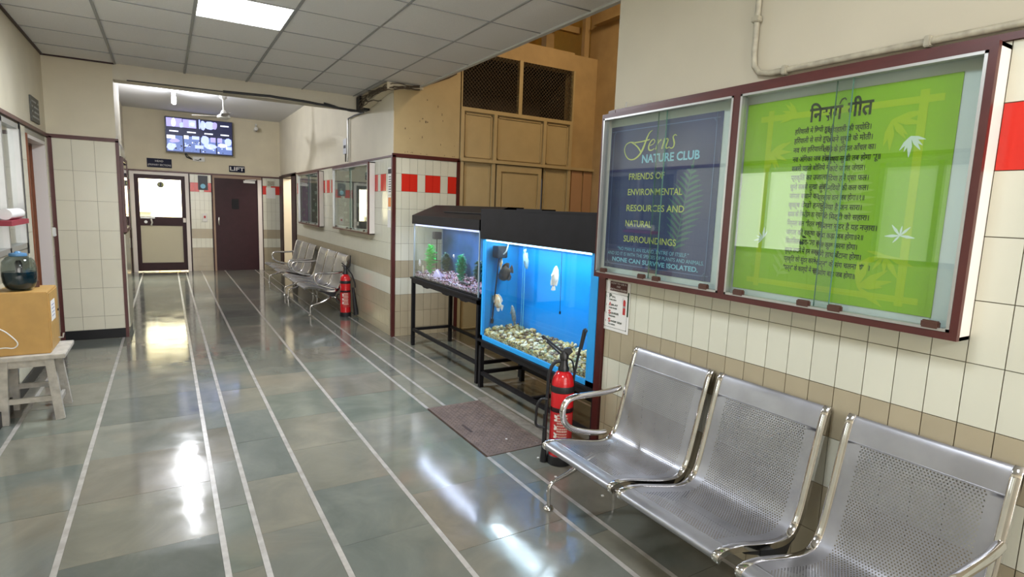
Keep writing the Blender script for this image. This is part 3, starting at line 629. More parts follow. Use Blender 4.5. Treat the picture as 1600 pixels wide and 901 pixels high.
# bright room behind the glass door
b = MB(); b.box(-1.3, 1.4, 16.8, 16.9, 0, 3); b.box(-1.3, -1.2, 14.06, 16.9, 0, 3); b.box(1.3, 1.4, 14.06, 16.9, 0, 3); b.box(-1.3, 1.4, 14.06, 16.9, 2.9, 3)
struct(b.build('wall_far_room', M['white_wall']), 'white walls of the bright room behind the glass door')
t = thing('drawer_cabinet', 'yellow drawer cabinet seen through the glass door', 'cabinet', (0.0, 16.3, 0))
q = MB(); q.box(-0.20, 0.25, 16.2, 16.7, 0, 1.35); q.build('body', M['wood_y'], t)
for k in range(6):
    q = MB(); q.box(-0.18, 0.23, 16.17, 16.2, .07 + k * .21, .25 + k * .21); q.build('drawer', pmat('pale_yellow_drawer', (0.75, 0.60, 0.30), 0.5) if k == 0 else bpy.data.materials['pale_yellow_drawer'], t)
t = thing('reception_desk', 'grey counter seen behind the glass door', 'desk', (-0.5, 15.3, 0))
q = MB(); q.box(-0.85, -0.25, 15.2, 15.24, 0, 1.2); q.build('front', pmat('pale_grey_laminate', (0.40, 0.40, 0.33), 0.5), t)
q = MB(); q.box(-0.88, -0.22, 15.15, 15.6, 1.2, 1.24); q.build('top', M['white_lam'], t)
# signs
def text_obj(txt, size, to3, parent, mat, name='lettering', align='CENTER', xscale=1.0, depth=0.0, bold=0.0, shear=0.0):
    cu = bpy.data.curves.new(name, 'FONT'); cu.body = txt; cu.size = size; cu.align_x = align; cu.align_y = 'CENTER'; cu.offset = bold * size; cu.shear = shear; cu.resolution_u = 3
    o = bpy.data.objects.new('tmp', cu); COL.objects.link(o); dg = bpy.context.evaluated_depsgraph_get(); dg.update()
    me = bpy.data.meshes.new_from_object(o.evaluated_get(dg)); bpy.data.objects.remove(o); bpy.data.curves.remove(cu)
    off = wloc(parent) if parent else Vector((0, 0, 0))
    for v in me.vertices: v.co = Vector(to3(v.co.x * xscale, v.co.y, 0)) - off
    me.materials.clear(); me.materials.append(mat); me.name = name
    return link(name, me, parent)
def text_fit(txt, u0, u1, zc, h, to3, parent, mat, **kw):
    """text of total width |u1-u0| centred"""
    cu = bpy.data.curves.new('t', 'FONT'); cu.body = txt; cu.size = 1; cu.resolution_u = 3
    o = bpy.data.objects.new('tmp', cu); COL.objects.link(o); dg = bpy.context.evaluated_depsgraph_get(); dg.update()
    w = o.dimensions.x; bpy.data.objects.remove(o); bpy.data.curves.remove(cu)
    size = h / 0.70; xs = abs(u1 - u0) / (w * size); uc = (u0 + u1) / 2
    return text_obj(txt, size, lambda x, y, d: to3(uc, zc, x, y), parent, mat, xscale=xs, **kw)
FAR = lambda uc, zc, x, y: (uc + x, YF - 0.0155, zc + y)
t = thing('head_sign', 'black nameplate lettered HEAD (PRIMARY SECTION) above the glass door', 'sign', (-0.08, YF, 2.225))
q = MB(); q.box(-0.294, 0.138, YF - 0.014, YF, 2.135, 2.314); q.build('plate', pmat('navy_black_plate', (0.010, 0.011, 0.03), 0.5, spec=0.15), t)
text_fit('HEAD', -0.15, -0.01, 2.262, 0.036, FAR, t, M['paper']); text_fit('(PRIMARY SECTION)', -0.275, 0.12, 2.185, 0.036, FAR, t, M['paper'])
t = thing('lift_sign', 'small black sign lettered LIFT above the dark door', 'sign', (1.35, YF, 2.2))
q = MB(); q.box(1.197, 1.508, YF - 0.014, YF, 2.13, 2.265, 0.004); q.build('plate', bpy.data.materials['navy_black_plate'], t)
text_fit('LIFT', 1.215, 1.49, 2.197, 0.075, FAR, t, M['paper'], bold=0.02)
# number on door
text_fit('13', -0.115, -0.035, 1.79, 0.05, lambda uc, zc, x, y: (uc + x, YF - 0.004, zc + y), d1, M['yellow_ink'])
# small posters on the far wall
t = thing('sticker_poster', 'small dark poster with a white emblem between the two far doors', 'poster', (0.65, YF, 1.85))
q = MB(); q.box(0.60, 0.78, YF - 0.012, YF - 0.007, 1.72, 2.02); q.build('sheet', pmat('dark_grey_paper', (0.06, 0.06, 0.07), 0.5), t)
q = MB(); q.lathe([(0.0, 0), (0.05, 0)], (0.69, YF - 0.0125, 1.80), 16, Matrix.Rotation(PI / 2, 3, 'X')); q.build('emblem', M['cyan_ink'], t)
t = thing('switch_plate', 'white call switch plate on the tiles between the far doors', 'switch', (0.70, YF, 1.14))
q = MB(); q.box(0.655, 0.75, YF - 0.02, YF - 0.006, 1.05, 1.23, 0.004); q.build('plate', M['plastic_w'], t)
q = MB(); q.box(0.685, 0.72, YF - 0.024, YF - 0.018, 1.13, 1.18); q.build('button', M['red_label'], t)
t = thing('framed_notice', 'white notice sheet under a small clip on the narrow wall right of the lift door', 'notice', (2.02, YF, 1.85))
q = MB(); q.box(1.93, 2.12, YF - 0.014, YF - 0.007, 1.60, 1.84); q.build('sheet', M['paper'], t)
q = MB(); q.box(1.96, 2.10, YF - 0.02, YF - 0.008, 1.88, 1.98); q.build('clip', M['conduit'], t)
# ------------------------------------------------------------------ television
t = thing('television', 'wall mounted television showing a mosaic of camera views', 'television', (0.66, YF, 2.8))
q = MB(); q.box(0.045, 1.28, YF - 0.12, YF - 0.07, 2.452, 3.162, 0.008); q.build('casing', M['plastic_b'], t)
q = MB(); q.box(0.40, 0.92, YF - 0.07, YF, 2.60, 3.0); q.build('wall_bracket', M['black'], t)
scr_m = [emat('screen_dark', (0.006, 0.008, 0.035), 1.0), emat('screen_mid', (0.10, 0.15, 0.36), 1.0), emat('screen_light', (0.42, 0.50, 0.95), 1.0), emat('screen_white', (0.80, 0.84, 1.0), 1.3), emat('screen_violet', (0.35, 0.32, 0.68), 1.0)]
q = MB(); q.box(0.06, 1.265, YF - 0.1215, YF - 0.119, 2.468, 3.15); sc_ = q.build('screen', scr_m[0], t)
q = MB(); rnd = random.Random(3)
def U(u): return 0.06 + 1.205 * u
def V(v): return 3.15 - 0.682 * v
def blob(u0, u1, v0, v1, mi, k=0, wob=0.25):
    q.mi = mi; n = 9; cu_, cv = (u0 + u1) / 2, (v0 + v1) / 2; pts = []
    for i in range(n):
        a = 2 * PI * i / n; r = 1 + rnd.uniform(-wob, wob)
        pts.append((U(cu_ + (u1 - u0) / 2 * r * math.cos(a)), YF - 0.1225 - 0.0004 * k, V(cv + (v1 - v0) / 2 * r * math.sin(a))))
    q.add(pts, [tuple(range(n))])
def rect(u0, u1, v0, v1, mi, k=0):
    q.mi = mi; y = YF - 0.1225 - 0.0004 * k; q.add([(U(u0), y, V(v1)), (U(u1), y, V(v1)), (U(u1), y, V(v0)), (U(u0), y, V(v0))], [(0, 1, 2, 3)])
rect(0.01, 0.24, 0.02, 0.27, 4); rect(0.25, 0.45, 0.03, 0.27, 4); blob(0.08, 0.15, 0.02, 0.27, 3, 2, .1); blob(0.2, 0.26, .12, .28, 2, 2); rect(0.34, 0.44, 0.05, 0.24, 2, 1); blob(0.36, 0.42, 0.1, 0.2, 3, 2)
rect(0.49, 0.51, 0.0, 0.27, 2, 1); blob(0.51, 0.59, 0.02, 0.3, 2, 1, .1); blob(0.57, 0.75, 0.02, 0.28, 2, 1, .1); blob(.7, .77, .05, .25, 4, 2)
rect(0.02, 0.24, 0.3, 0.5, 0, 1)
for (u, v) in ((0.05, .38), (0.31, .38), (0.57, .38), (0.82, .38), (0.82, .11)): rect(u, u + 0.13, v, v + 0.035, 3, 3)
rect(0.01, 0.13, 0.52, 0.62, 3, 2); rect(0.01, .24, .52, .98, 1, 0); blob(0.01, 0.14, 0.74, 0.95, 2, 1); blob(0.05, .2, .6, .74, 4, 1)
rect(0.26, 0.49, 0.52, 0.98, 1, 0); rect(0.26, 0.33, 0.50, 0.60, 3, 2); rect(0.38, 0.49, 0.50, 0.60, 2, 2); rect(0.27, 0.35, 0.76, 0.83, 2, 1); rect(0.42, 0.55, 0.76, 0.86, 2, 2)
rect(0.51, 0.74, 0.52, 0.98, 1, 0); blob(0.51, 0.64, 0.46, 0.74, 2, 2, .1); blob(.55, .75, .68, .86, 2, 3, .15); rect(0.66, 0.74, 0.5, 0.64, 4, 2)
rect(0.76, 0.99, 0.52, 0.98, 1, 0); rect(0.77, 0.84, 0.5, 0.64, 4, 2); blob(0.78, 0.92, 0.66, 0.78, 3, 2, .15); blob(0.88, 0.99, 0.48, 0.72, 2, 2, .1); rect(.9, .99, .74, .84, 2, 2)
for k in range(46):
    u = rnd.uniform(.02, .95); v = rnd.uniform(.66, .95); s = rnd.uniform(.008, .03); blob(u, u + s, v, v + s * 1.6, rnd.choice((0, 1, 2, 3, 0)), 4 + k % 5)
q.build('picture', scr_m, sc_)
q = MB(); q.tube([(0.40, YF - .05, 2.46), (0.44, YF - .03, 2.40), (0.52, YF - .02, 2.34), (0.62, YF - .03, 2.33), (0.66, YF - .03, 2.355)], 0.008, 6); q.tube([(0.38, YF - .05, 2.47), (0.41, YF - .03, 2.38), (.5, YF - .02, 2.345)], 0.012, 6)
tag(q.build('power_cable', M['rubber'], smooth=True), 'black cables hanging under the television', 'cable')
t = thing('power_socket', 'white socket strip on the wall under the television', 'socket', (0.63, YF, 2.35))
q = MB(); q.box(0.52, 0.74, YF - 0.03, YF, 2.31, 2.40, 0.004); q.build('plate', M['plastic_w'], t)
q = MB(); q.box(0.65, 0.675, YF - 0.045, YF - 0.03, 2.335, 2.37); q.build('plug', M['plastic_b'], t)
# security camera
t = thing('security_camera', 'small white security camera high on the far wall', 'camera', (1.74, YF, 3.05))
q = MB(); q.lathe([(0, 0), (0.035, 0), (0.035, 0.015), (0.012, 0.02), (0.012, 0.08)], (1.75, YF - .03, 3.10), 14); q.box(1.735, 1.765, YF - .05, YF, 3.15, 3.19); q.build('mount', M['plastic_w'], t, smooth=True)
q = MB(); q.lathe([(0, -0.07), (0.035, -0.07), (0.04, -0.06), (0.04, 0.07), (0, 0.08)], (1.735, YF - .1, 3.06), 16, Matrix.Rotation(PI / 2 - .2, 3, 'X')); q.build('body', M['plastic_w'], t, smooth=True)
q = MB(); q.lathe([(0, 0), (0.025, 0), (0.025, 0.01), (0, 0.012)], (1.735, YF - .165, 3.045), 14, Matrix.Rotation(PI / 2, 3, 'X')); q.build('lens', M['plastic_b'], t)
# tube light
for (yy, lab) in ((11.1, 'glowing white bulb hanging from the far hall ceiling'), (8.95, 'glowing white bulb on the far hall ceiling just behind the beam')):
    t = thing('hanging_bulb', lab, 'ceiling light', (0.18, yy, 3.28))
    q = MB(); q.lathe([(0, 0), (.05, 0), (.055, -.03), (.03, -.05), (.03, -.10), (0, -.10)], (.18, yy, 3.28), 16); q.build('holder', M['plastic_w'], t, smooth=True)
    q = MB(); q.lathe([(0, 0), (.02, 0), (.034, -.03), (.034, -.11), (.02, -.135), (0, -.14)], (.18, yy, 3.18), 18); q.build('bulb', M['tube'], t, smooth=True)
t = thing('wall_tube_fitting', 'unseen tube lamp added for fill, high on the right wall behind the camera', 'wall light', (2.175, -1, 2.5))  # made-up fitting that goes with the added fill points
q = MB(); q.box(2.13, 2.175, -1.65, -.35, 2.47, 2.53); q.build('batten', M['plastic_w'], t)
q = MB(); q.tube([(2.10, -1.62, 2.50), (2.10, -.38, 2.50)], .014, 10); q.build('tube', M['tube'], t, smooth=True)
# ceiling fan
t = thing('ceiling_fan', 'small white ceiling fan hanging in the far hall', 'fan', (0.88, 10.8, 3.28))
q = MB(); q.lathe([(0, 0), (0.05, 0), (0.06, -0.09), (0.02, -0.12), (0.012, -0.12), (0.012, -0.3)], (0.88, 10.8, 3.28), 16); q.build('rod', M['plastic_w'], t, smooth=True)
q = MB(); q.lathe([(0, 0.1), (0.03, 0.09), (0.055, 0.03), (0.10, 0.0), (0.10, -0.03), (0.05, -0.05), (0, -0.05)], (0.88, 10.8, 2.90), 20); q.build('motor', M['plastic_w'], t, smooth=True)
for k in range(3):
    a = k * 2 * PI / 3 + 0.5; q = MB(); R3 = Matrix.Rotation(a, 3, 'Z'); P = []
    for (x, y) in ((.08, -.02), (.2, -.055), (.5, -.06), (.5, .06), (.2, .055), (.08, .02)): P.append((x, y))
    q.prism(P, lambda x, y, d: tuple(Vector((0.88, 10.8, 2.885)) + R3 @ Vector((x, y, d + y * .15))), -0.002, 0.002); q.build('blade', M['alu'], t)
# ------------------------------------------------------------------ cables at beam / pier corner
def wig(pts, n=6, a=0.01, seed=0):
    r = random.Random(seed); out = []
    for i in range(len(pts) - 1):
        A, B = Vector(pts[i]), Vector(pts[i + 1])
        for k in range(n): out.append(A.lerp(B, k / n) + Vector((r.uniform(-a, a), r.uniform(-a, a) * .3, r.uniform(-a, a) * .6)))
    out.append(Vector(pts[-1])); return out
duct = thing('ceiling_duct', 'broken cream duct with dusty wires at the ceiling corner above the tiled wall end', 'duct', (2.2, 6.9, 2.8))
q = MB()
q.tube(wig([(0.60, 7.39, 2.735), (1.1, 7.39, 2.748), (1.55, 7.39, 2.735), (2.0, 7.38, 2.70), (2.19, 7.36, 2.695)], 5, .003), 0.014, 6)
q.tube(wig([(-0.3, 7.4, 2.728), (0.60, 7.395, 2.735)], 5, .002), 0.006, 6)
q.tube(wig([(1.7, 7.38, 2.75), (2.0, 7.37, 2.69), (2.18, 7.36, 2.69)], 5, .006, 2), 0.009, 6)
tag(q.build('beam_cable', M['rubber'], smooth=True), 'black cable running along the lower edge of the ceiling beam', 'cable')
q = MB(); r_ = random.Random(5)
for k in range(14):
    a = (2.13 + r_.uniform(-.03, .02), 7.36 - r_.uniform(0, .2), 2.70 + r_.uniform(-.01, .15))
    b_ = (2.115 + r_.uniform(-.02, .0), 7.20 - r_.uniform(0, .9), 2.72 + r_.uniform(-.03, .12))
    q.tube(wig([a, b_], 7, .012, k), r_.uniform(.003, .007), 5)
tag(q.build('wire_bundle', M['wire'], duct, smooth=True), kind='stuff')
q = MB()
for k in range(7):
    q.tube(wig([(2.115, 6.9, 2.78 + .014 * k), (2.115, 6.30, 2.80 + r_.uniform(-.02, .06)), (2.20, 6.255, 2.81 + r_.uniform(-.02, .06)), (2.50, 6.255, 2.85 + r_.uniform(-.02, .03))], 6, .01, k + 30), r_.uniform(.003, .006), 5)
tag(q.build('wire_bundle', M['wire'], duct, smooth=True), kind='stuff')
q = MB(); q.box(2.10, 2.226, 7.22, 7.36, 2.70, 2.86); q.build('junction_box', M['black'], duct)
q = MB(); q.prism([(6.32, 2.80), (6.55, 2.79), (7.2, 2.72), (7.22, 2.875), (6.32, 2.875)], lambda y, z, d: (d, y, z), 2.13, 2.226); q.prism([(2.13, 2.80), (2.55, 2.845), (2.55, 2.875), (2.13, 2.875)], lambda x, z, d: (x, d, z), 6.27, 6.336)
q.build('duct_cover', M['cream'], duct)
q = MB(); q.tube([(2.205, 8.14, 2.70), (2.205, 8.14, 2.62), (2.205, 8.15, 2.2), (2.205, 8.17, 2.12)], 0.014, 8); tag(q.build('wall_conduit', M['alu'], smooth=True), 'grey conduit running down the far right wall', 'pipe')
q = MB(); q.tube([(2.195, 7.37, 2.69), (2.2, 7.8, 2.705), (2.205, 8.14, 2.70)], 0.01, 6); tag(q.build('conduit_cable', M['rubber'], smooth=True), 'cable joining the wire tangle to the grey conduit', 'cable')
t = thing('small_wall_sign', 'small grey notice plate beside the conduit on the right wall', 'sign', (2.228, 8.36, 2.34))
q = MB(); q.box(2.215, 2.228, 8.27, 8.44, 2.24, 2.45); q.build('plate', M['alu'], t)
q = MB(); q.box(2.213, 2.2155, 8.30, 8.41, 2.32, 2.36); q.build('marking', M['black'], t); q = MB(); q.box(2.22, 2.228, 8.34, 8.355, 2.13, 2.24); q.build('cable_stub', M['black'], t)
# conduit above notice board
CXN = XN - 0.012
q = MB(); q.tube([(CXN, 1.645, 2.84), (CXN, 1.645, 2.22), (CXN, 1.638, 2.17), (CXN, 1.61, 2.138), (CXN, 1.56, 2.128), (CXN, 1.2, 2.126), (CXN, 0.5, 2.122), (CXN, -3.9, 2.12)], 0.012, 10)
tag(q.build('electric_conduit', M['conduit'], smooth=True), 'cream conduit pipe bending along the wall above the notice board', 'pipe')
for (y, z, vert) in ((1.645, 2.36, 1), (1.49, 2.127, 0), (0.98, 2.124, 0)):
    q = MB()
    if vert: q.box(XN - 0.03, XN, y - .018, y + .018, z - .012, z + .012, .003)
    else: q.box(XN - 0.03, XN, y - .010, y + .010, z - .018, z + .018, .003)
    tag(q.build('pipe_clip', M['conduit']), {2.36: 'cream clip on the upright run of the conduit pipe', 2.127: 'cream clip just after the bend of the conduit pipe', 2.124: 'cream clip on the conduit above the right end of the notice board'}[z], 'clip', 'clips on the conduit pipe above the notice board')
q = MB(); q.tube([(XN - .02, 2.42, 2.105), (XN - .02, 2.415, 2.13)], 0.004, 6); tag(q.build('wall_nail', M['alu']), 'small nail above the left corner of the notice board', 'nail')
# ================================================================== NOTICE BOARDS
def notice_board(name, label, y0, y1, z0, z1, xf, xw, openings, tabs, side_m, overlap=0.03):
    """glass fronted wall case; xf front plane, xw wall plane"""
    t = thing(name, label, 'notice board', (xw, (y0 + y1) / 2, z0))
    q = MB(); ys = [y0] + [v for o in openings for v in o[:2]] + [y1]; ys.sort(); F2 = xf + 0.02
    zo0, zo1 = openings[0][2], openings[0][3]
    q.box(xf, F2, y0, y1, z0, zo0); q.box(xf, F2, y0, y1, zo1, z1)
    for k in range(0, len(ys), 2): q.box(xf, F2, ys[k], ys[k + 1], zo0, zo1)
    q.build('frame', M['maroon'], t)
    q = MB(); q.box(F2, xw, y0, y0 + 0.012, z0, z1); q.box(F2, xw, y1 - 0.012, y1, z0, z1); q.box(F2, xw, y0, y1, z0, z0 + 0.012); q.box(F2, xw, y0, y1, z1 - 0.012, z1); q.build('case_side', side_m, t)
    q = MB(); q.box(xw - 0.03, xw - 0.002, y0 + .012, y1 - .012, z0 + .012, z1 - .012); q.build('backing_board', M['white_board'], t)
    for (a, b, c, d) in openings:
        q = MB(); w = 0.009
        for (p0, p1, r0, r1) in ((a, a + w, c, d), (b - w, b, c, d), (a, b, c, c + w), (a, b, d - w, d)): q.box(xf - 0.003, xf + 0.03, p0, p1, r0, r1)
        q.build('metal_track', M['alu'], t)
        mid = (a + b) / 2
        q = MB(); q.box(xf + 0.013, xf + 0.0165, mid - overlap, b - w, c + w, d - w); q.build('sliding_pane', M['glass'], t)
        q = MB(); q.box(xf + 0.021, xf + 0.0245, a + w, mid + overlap, c + w, d - w); q.build('sliding_pane', M['glass'], t)
        q = MB(); q.box(xf + 0.0115, xf + 0.0175, mid - overlap - .0015, mid - overlap, c + w, d - w); q.box(xf + .0195, xf + .0255, mid + overlap, mid + overlap + .0015, c + w, d - w); q.build('pane_edge', pmat('green_glass_edge', (0.10, 0.22, 0.17), 0.2) if 'green_glass_edge' not in bpy.data.materials else bpy.data.materials['green_glass_edge'], t)
    for (y, z) in tabs:
        q = MB(); q.box(xf - 0.006, xf + 0.012, y - 0.026, y + 0.026, z - 0.012, z + 0.016, 0.004); q.build('finger_pull', M['brown_tab'], t)
    return t
XFB = 2.08
nb = notice_board('notice_board', 'large maroon framed glass notice board holding a navy and a green poster', 0.758, 2.52, 1.174, 2.066, XFB, XN - 0.006,
    [(0.780, 1.626, 1.199, 2.043), (1.662, 2.505, 1.199, 2.043)], [(y, 1.212) for y in (2.441, 2.142, 2.038, 1.742, 1.555, 1.263, 1.142, 0.834)], M['white_lam'])
XPp = 2.136
BP = lambda uc, zc, x, y: (XPp - 0.0012, uc - x, zc + y)
def sheet(y0, y1, z0, z1, x, name, m, parent=None, th=0.0015):
    q = MB(); q.box(x, x + th, y0, y1, z0, z1); return q.build(name, m, parent)
RIB = 0
def ribbon(q, pts, w, x, th=0.0006):
    """flat stroke in the wall plane; w may be list"""
    global RIB
    RIB = (RIB + 1) % 40; x = x - RIB * 0.00001
    n = len(pts); W = w if isinstance(w, (list, tuple)) else [w] * n
    # smooth
    P = []; WW = []
    for i in range(n - 1):
        p0 = pts[max(i - 1, 0)]; p1 = pts[i]; p2 = pts[i + 1]; p3 = pts[min(i + 2, n - 1)]
        for k in range(5):
            t = k / 5
            P.append(tuple(0.5 * ((2 * p1[j]) + (-p0[j] + p2[j]) * t + (2 * p0[j] - 5 * p1[j] + 4 * p2[j] - p3[j]) * t * t + (-p0[j] + 3 * p1[j] - 3 * p2[j] + p3[j]) * t ** 3) for j in (0, 1)))
            WW.append(W[i] + (W[i + 1] - W[i]) * t)
    P.append(tuple(pts[-1])); WW.append(W[-1]); vs = []
    for i, p in enumerate(P):
        a = P[max(i - 1, 0)]; b = P[min(i + 1, len(P) - 1)]; dx, dy = b[0] - a[0], b[1] - a[1]; l = math.hypot(dx, dy) or 1
        nx, ny = -dy / l * WW[i] / 2, dx / l * WW[i] / 2
        vs += [(x, p[0] + nx, p[1] + ny), (x, p[0] - nx, p[1] - ny)]
    q.add(vs, [(2 * i, 2 * i + 1, 2 * i + 3, 2 * i + 2) for i in range(len(P) - 1)])
# ---- navy poster
pn = thing('navy_poster', 'navy poster lettered Ferns Nature Club inside the left half of the notice board', 'poster', (XPp, 2.14, 1.23))
sheet(1.752, 2.545 - 0.045, 1.232, 2.0, XPp, 'sheet', M['navy_paper'], pn)
q = MB()
def rrect(q, y0, y1, z0, z1, r, w, x):
    pts = []
    for (cy_, cz, a) in ((y1 - r, z1 - r, 0), (y0 + r, z1 - r, 90), (y0 + r, z0 + r, 180), (y1 - r, z0 + r, 270)):
        for k in range(5): an = math.radians(a + 22.5 * k); pts.append((cy_ + r * math.cos(an), cz + r * math.sin(an)))
    pts.append(pts[0]); ribbon(q, pts, w, x)
rrect(q, 1.785, 2.475, 1.255, 1.975, 0.03, 0.004, XPp - 0.0012); q.build('border_line', M['navy_line'], pn)
# ghosted fern on navy
def fern(q, base, tip, width, x, n=16, lw=0.010):
    B = Vector((base[0], base[1])); T = Vector((tip[0], tip[1])); D = (T - B); N_ = Vector((-D.y, D.x)).normalized()
    for k in range(n):
        t = (k + .5) / n; p = B + D * t; L_ = width * math.sin(PI * min(1, .15 + t * .9)) 
        for s in (1, -1):
            e = p + N_ * s * L_ + D.normalized() * L_ * 0.55
            ribbon(q, [(p.x, p.y), ((p.x + e.x) / 2, (p.y + e.y) / 2 + .004), (e.x, e.y)], [lw * .5, lw, 0.001], x)
    ribbon(q, [tuple(B), tuple((B + T) / 2), tuple(T)], 0.005, x)
q = MB(); fern(q, (1.98, 1.36), (1.90, 1.80), 0.11, XPp - 0.0008, 16, .014); q.build('fern_picture', M['teal_fern'], pn)
lw = 0.009
q = MB(); X_ = XPp - 0.0014
ribbon(q, [(2.3, 1.901), (2.322, 1.908), (2.35, 1.909), (2.375, 1.899), (2.386, 1.876), (2.377, 1.849), (2.356, 1.827), (2.328, 1.818), (2.297, 1.823), (2.267, 1.842), (2.246, 1.869), (2.232, 1.898), (2.218, 1.927), (2.204, 1.947), (2.185, 1.957)], [.003, .004, .005, .005, .006, .006, .006, .006, .008, .011, .013, .011, .009, .006, .003], X_)
ribbon(q, [(2.308, 1.905), (2.253, 1.907), (2.2, 1.913)], .006, X_)
ribbon(q, [(2.336, 1.908), (2.307, 1.895), (2.281, 1.877), (2.262, 1.856)], [.003, .006, .008, .008], X_)
ribbon(q, [(2.197, 1.881), (2.172, 1.889), (2.164, 1.902), (2.174, 1.911), (2.191, 1.902), (2.204, 1.882), (2.202, 1.863), (2.185, 1.857), (2.163, 1.865)], [.004, .004, .005, .005, .007, .009, .009, .006, .003], X_)
ribbon(q, [(2.142, 1.908), (2.146, 1.882), (2.153, 1.859)], .009, X_); ribbon(q, [(2.147, 1.882), (2.131, 1.899), (2.119, 1.906)], [.004, .005, .009], X_)
ribbon(q, [(2.097, 1.910), (2.105, 1.883), (2.113, 1.859)], .009, X_); ribbon(q, [(2.105, 1.883), (2.089, 1.904), (2.077, 1.906), (2.075, 1.895), (2.085, 1.869), (2.078, 1.86), (2.062, 1.867)], [.004, .005, .006, .009, .009, .006, .003], X_)
ribbon(q, [(2.018, 1.915), (2.030, 1.921), (2.042, 1.912), (2.036, 1.895), (2.032, 1.880), (2.036, 1.864), (2.050, 1.858), (2.062, 1.864)], [.003, .005, .007, .009, .009, .007, .005, .003], X_)
q.build('script_title', M['yellow_ink'], pn)
text_fit('NATURE CLUB', 2.248, 1.872, 1.815, 0.040, BP, pn, M['cyan_ink'], bold=0.03)
for (s, ya, yb, z) in (('FRIENDS OF', 2.338, 2.085, 1.727), ('ENVIRONMENTAL', 2.340, 1.960, 1.646), ('RESOURCES AND', 2.342, 1.940, 1.562), ('NATURAL', 2.344, 2.150, 1.480), ('SURROUNDINGS', 2.350, 1.975, 1.397)):
    text_fit(s, ya, yb, z, 0.033, BP, pn, M['yellow_ink'], bold=0.01)
text_fit('\u201cNO MAN IS AN ISLAND, ENTIRE OF ITSELF.\u201d', 2.395, 1.888, 1.342, 0.019, BP, pn, M['cyan_ink'])
text_fit('AND SO IT IS WITH THE SPECIES OF PLANTS AND ANIMALS.', 2.472, 1.795, 1.313, 0.019, BP, pn, M['cyan_ink'])
text_fit('NONE CAN SURVIVE ISOLATED.', 2.432, 1.828, 1.280, 0.023, BP, pn, M['cyan_ink'], bold=0.03)
# ---- green poster
pg = thing('green_poster', 'lime green poster with a Hindi poem in the right half of the notice board', 'poster', (XPp, 1.24, 1.22))
sheet(0.857, 1.628, 1.228, 2.005, XPp, 'sheet', M['green_paper'], pg)
q = MB(); x1_ = XPp - 0.0008
for k_, (a, b, c, d) in enumerate(((0.90, 1.56, 1.925, 1.948), (0.90, 1.56, 1.262, 1.284), (0.945, 0.972, 1.25, 1.968), (1.502, 1.526, 1.25, 1.968))): q.box(x1_ - (k_ // 2) * .0001, x1_ + .0005, a, b, c, d)
q.build('bamboo_frame_print', M['yellow_green'], pg)
q = MB(); fern(q, (1.30, 1.38), (1.13, 1.78), 0.13, XPp - 0.0006, 15, .020); fern(q, (1.42, 1.30), (1.33, 1.52), .07, XPp - .0006, 9, .014); q.build('fern_print', M['fern_green'], pg)
def leafspray(q, c, n, L_, x, rnd_, a0=0, spread=2.6):
    for k in range(n):
        a = a0 + spread * (k / (n - 1) - .5) + rnd_.uniform(-.15, .15); l = L_ * rnd_.uniform(.6, 1)
        e = (c[0] + l * math.cos(a), c[1] + l * math.sin(a)); m_ = ((c[0] + e[0]) / 2, (c[1] + e[1]) / 2)
        ribbon(q, [c, m_, e], [.002, l * .22, .001], x)
rl = random.Random(4)
for (c_, n_, L_, a_, sp_, m_) in (((0.985, 1.82), 6, .075, 4.4, 1.8, 'white_leaf'), ((0.98, 1.49), 6, .05, 1.2, 4, 'white_leaf'), ((1.50, 1.45), 6, .05, .6, 3, 'white_leaf'), ((1.40, 1.94), 5, .09, .3, 1.5, 'yellow_green'), ((1.50, 1.80), 7, .11, 3.6, 2.2, 'yellow_green'), ((1.05, 1.88), 6, .12, 4.0, 2, 'yellow_green'), ((1.10, 1.30), 6, .12, 2.6, 2, 'yellow_green'), ((1.02, 1.42), 6, .1, 5, 3, 'yellow_green')):
    q = MB(); leafspray(q, c_, n_, L_, XPp - .0013, rl, a_, sp_); q.build('leaf_print', M[m_], pg)
def dev(s):
    """visual order for the short i sign (drawn before its letter)"""
    out = []; cons = lambda c: 0x0915 <= ord(c) <= 0x0939 or ord(c) == 0x095E
    for c in s:
        if c == '\u093f':
            j = len(out) - 1
            if j >= 0 and out[j] == '\u093c': j -= 1
            while j >= 2 and out[j - 1] == '\u094d' and cons(out[j - 2]): j -= 2
            out.insert(max(j, 0), c)
        else: out.append(c)
    return ''.join(out)
text_fit(dev('निसग'), 1.348, 1.225, 1.928, 0.052, BP, pg, M['ink'], bold=0.03)
text_fit(dev('गीत'), 1.205, 1.118, 1.932, 0.052, BP, pg, M['ink'], bold=0.03)
q = MB(); ribbon(q, [(1.237, 1.957), (1.230, 1.972), (1.219, 1.976), (1.213, 1.968)], [.004, .006, .006, .003], XPp - .0014); q.build('title_hook', M['ink'], pg)
LT = ['हरियाली में छिपी हुई है,', 'हरियाली से सजे हुए हैं,', 'नव रंग हरियाली का,', 'नव अंगिका जब होगा,', 'सबसे पहले बोलिये में,', 'प्रकृति का उजाला,', 'सुनो सबसे सुखा अंबर,', 'जंगल बचाने का,', 'वृक्ष देखो हमारे,', 'बादल की रिम-झिम का स्वागत,', 'निर्मल जल शीतल छाया,', 'जंगल की रक्षा का,', 'सिलसिला हरा-भरा बने,', 'वृक्ष लगाने में हम सबको,', 'प्रकृति को सुंदर करने में,', '"फर्न" के कार्यों में सदा,']
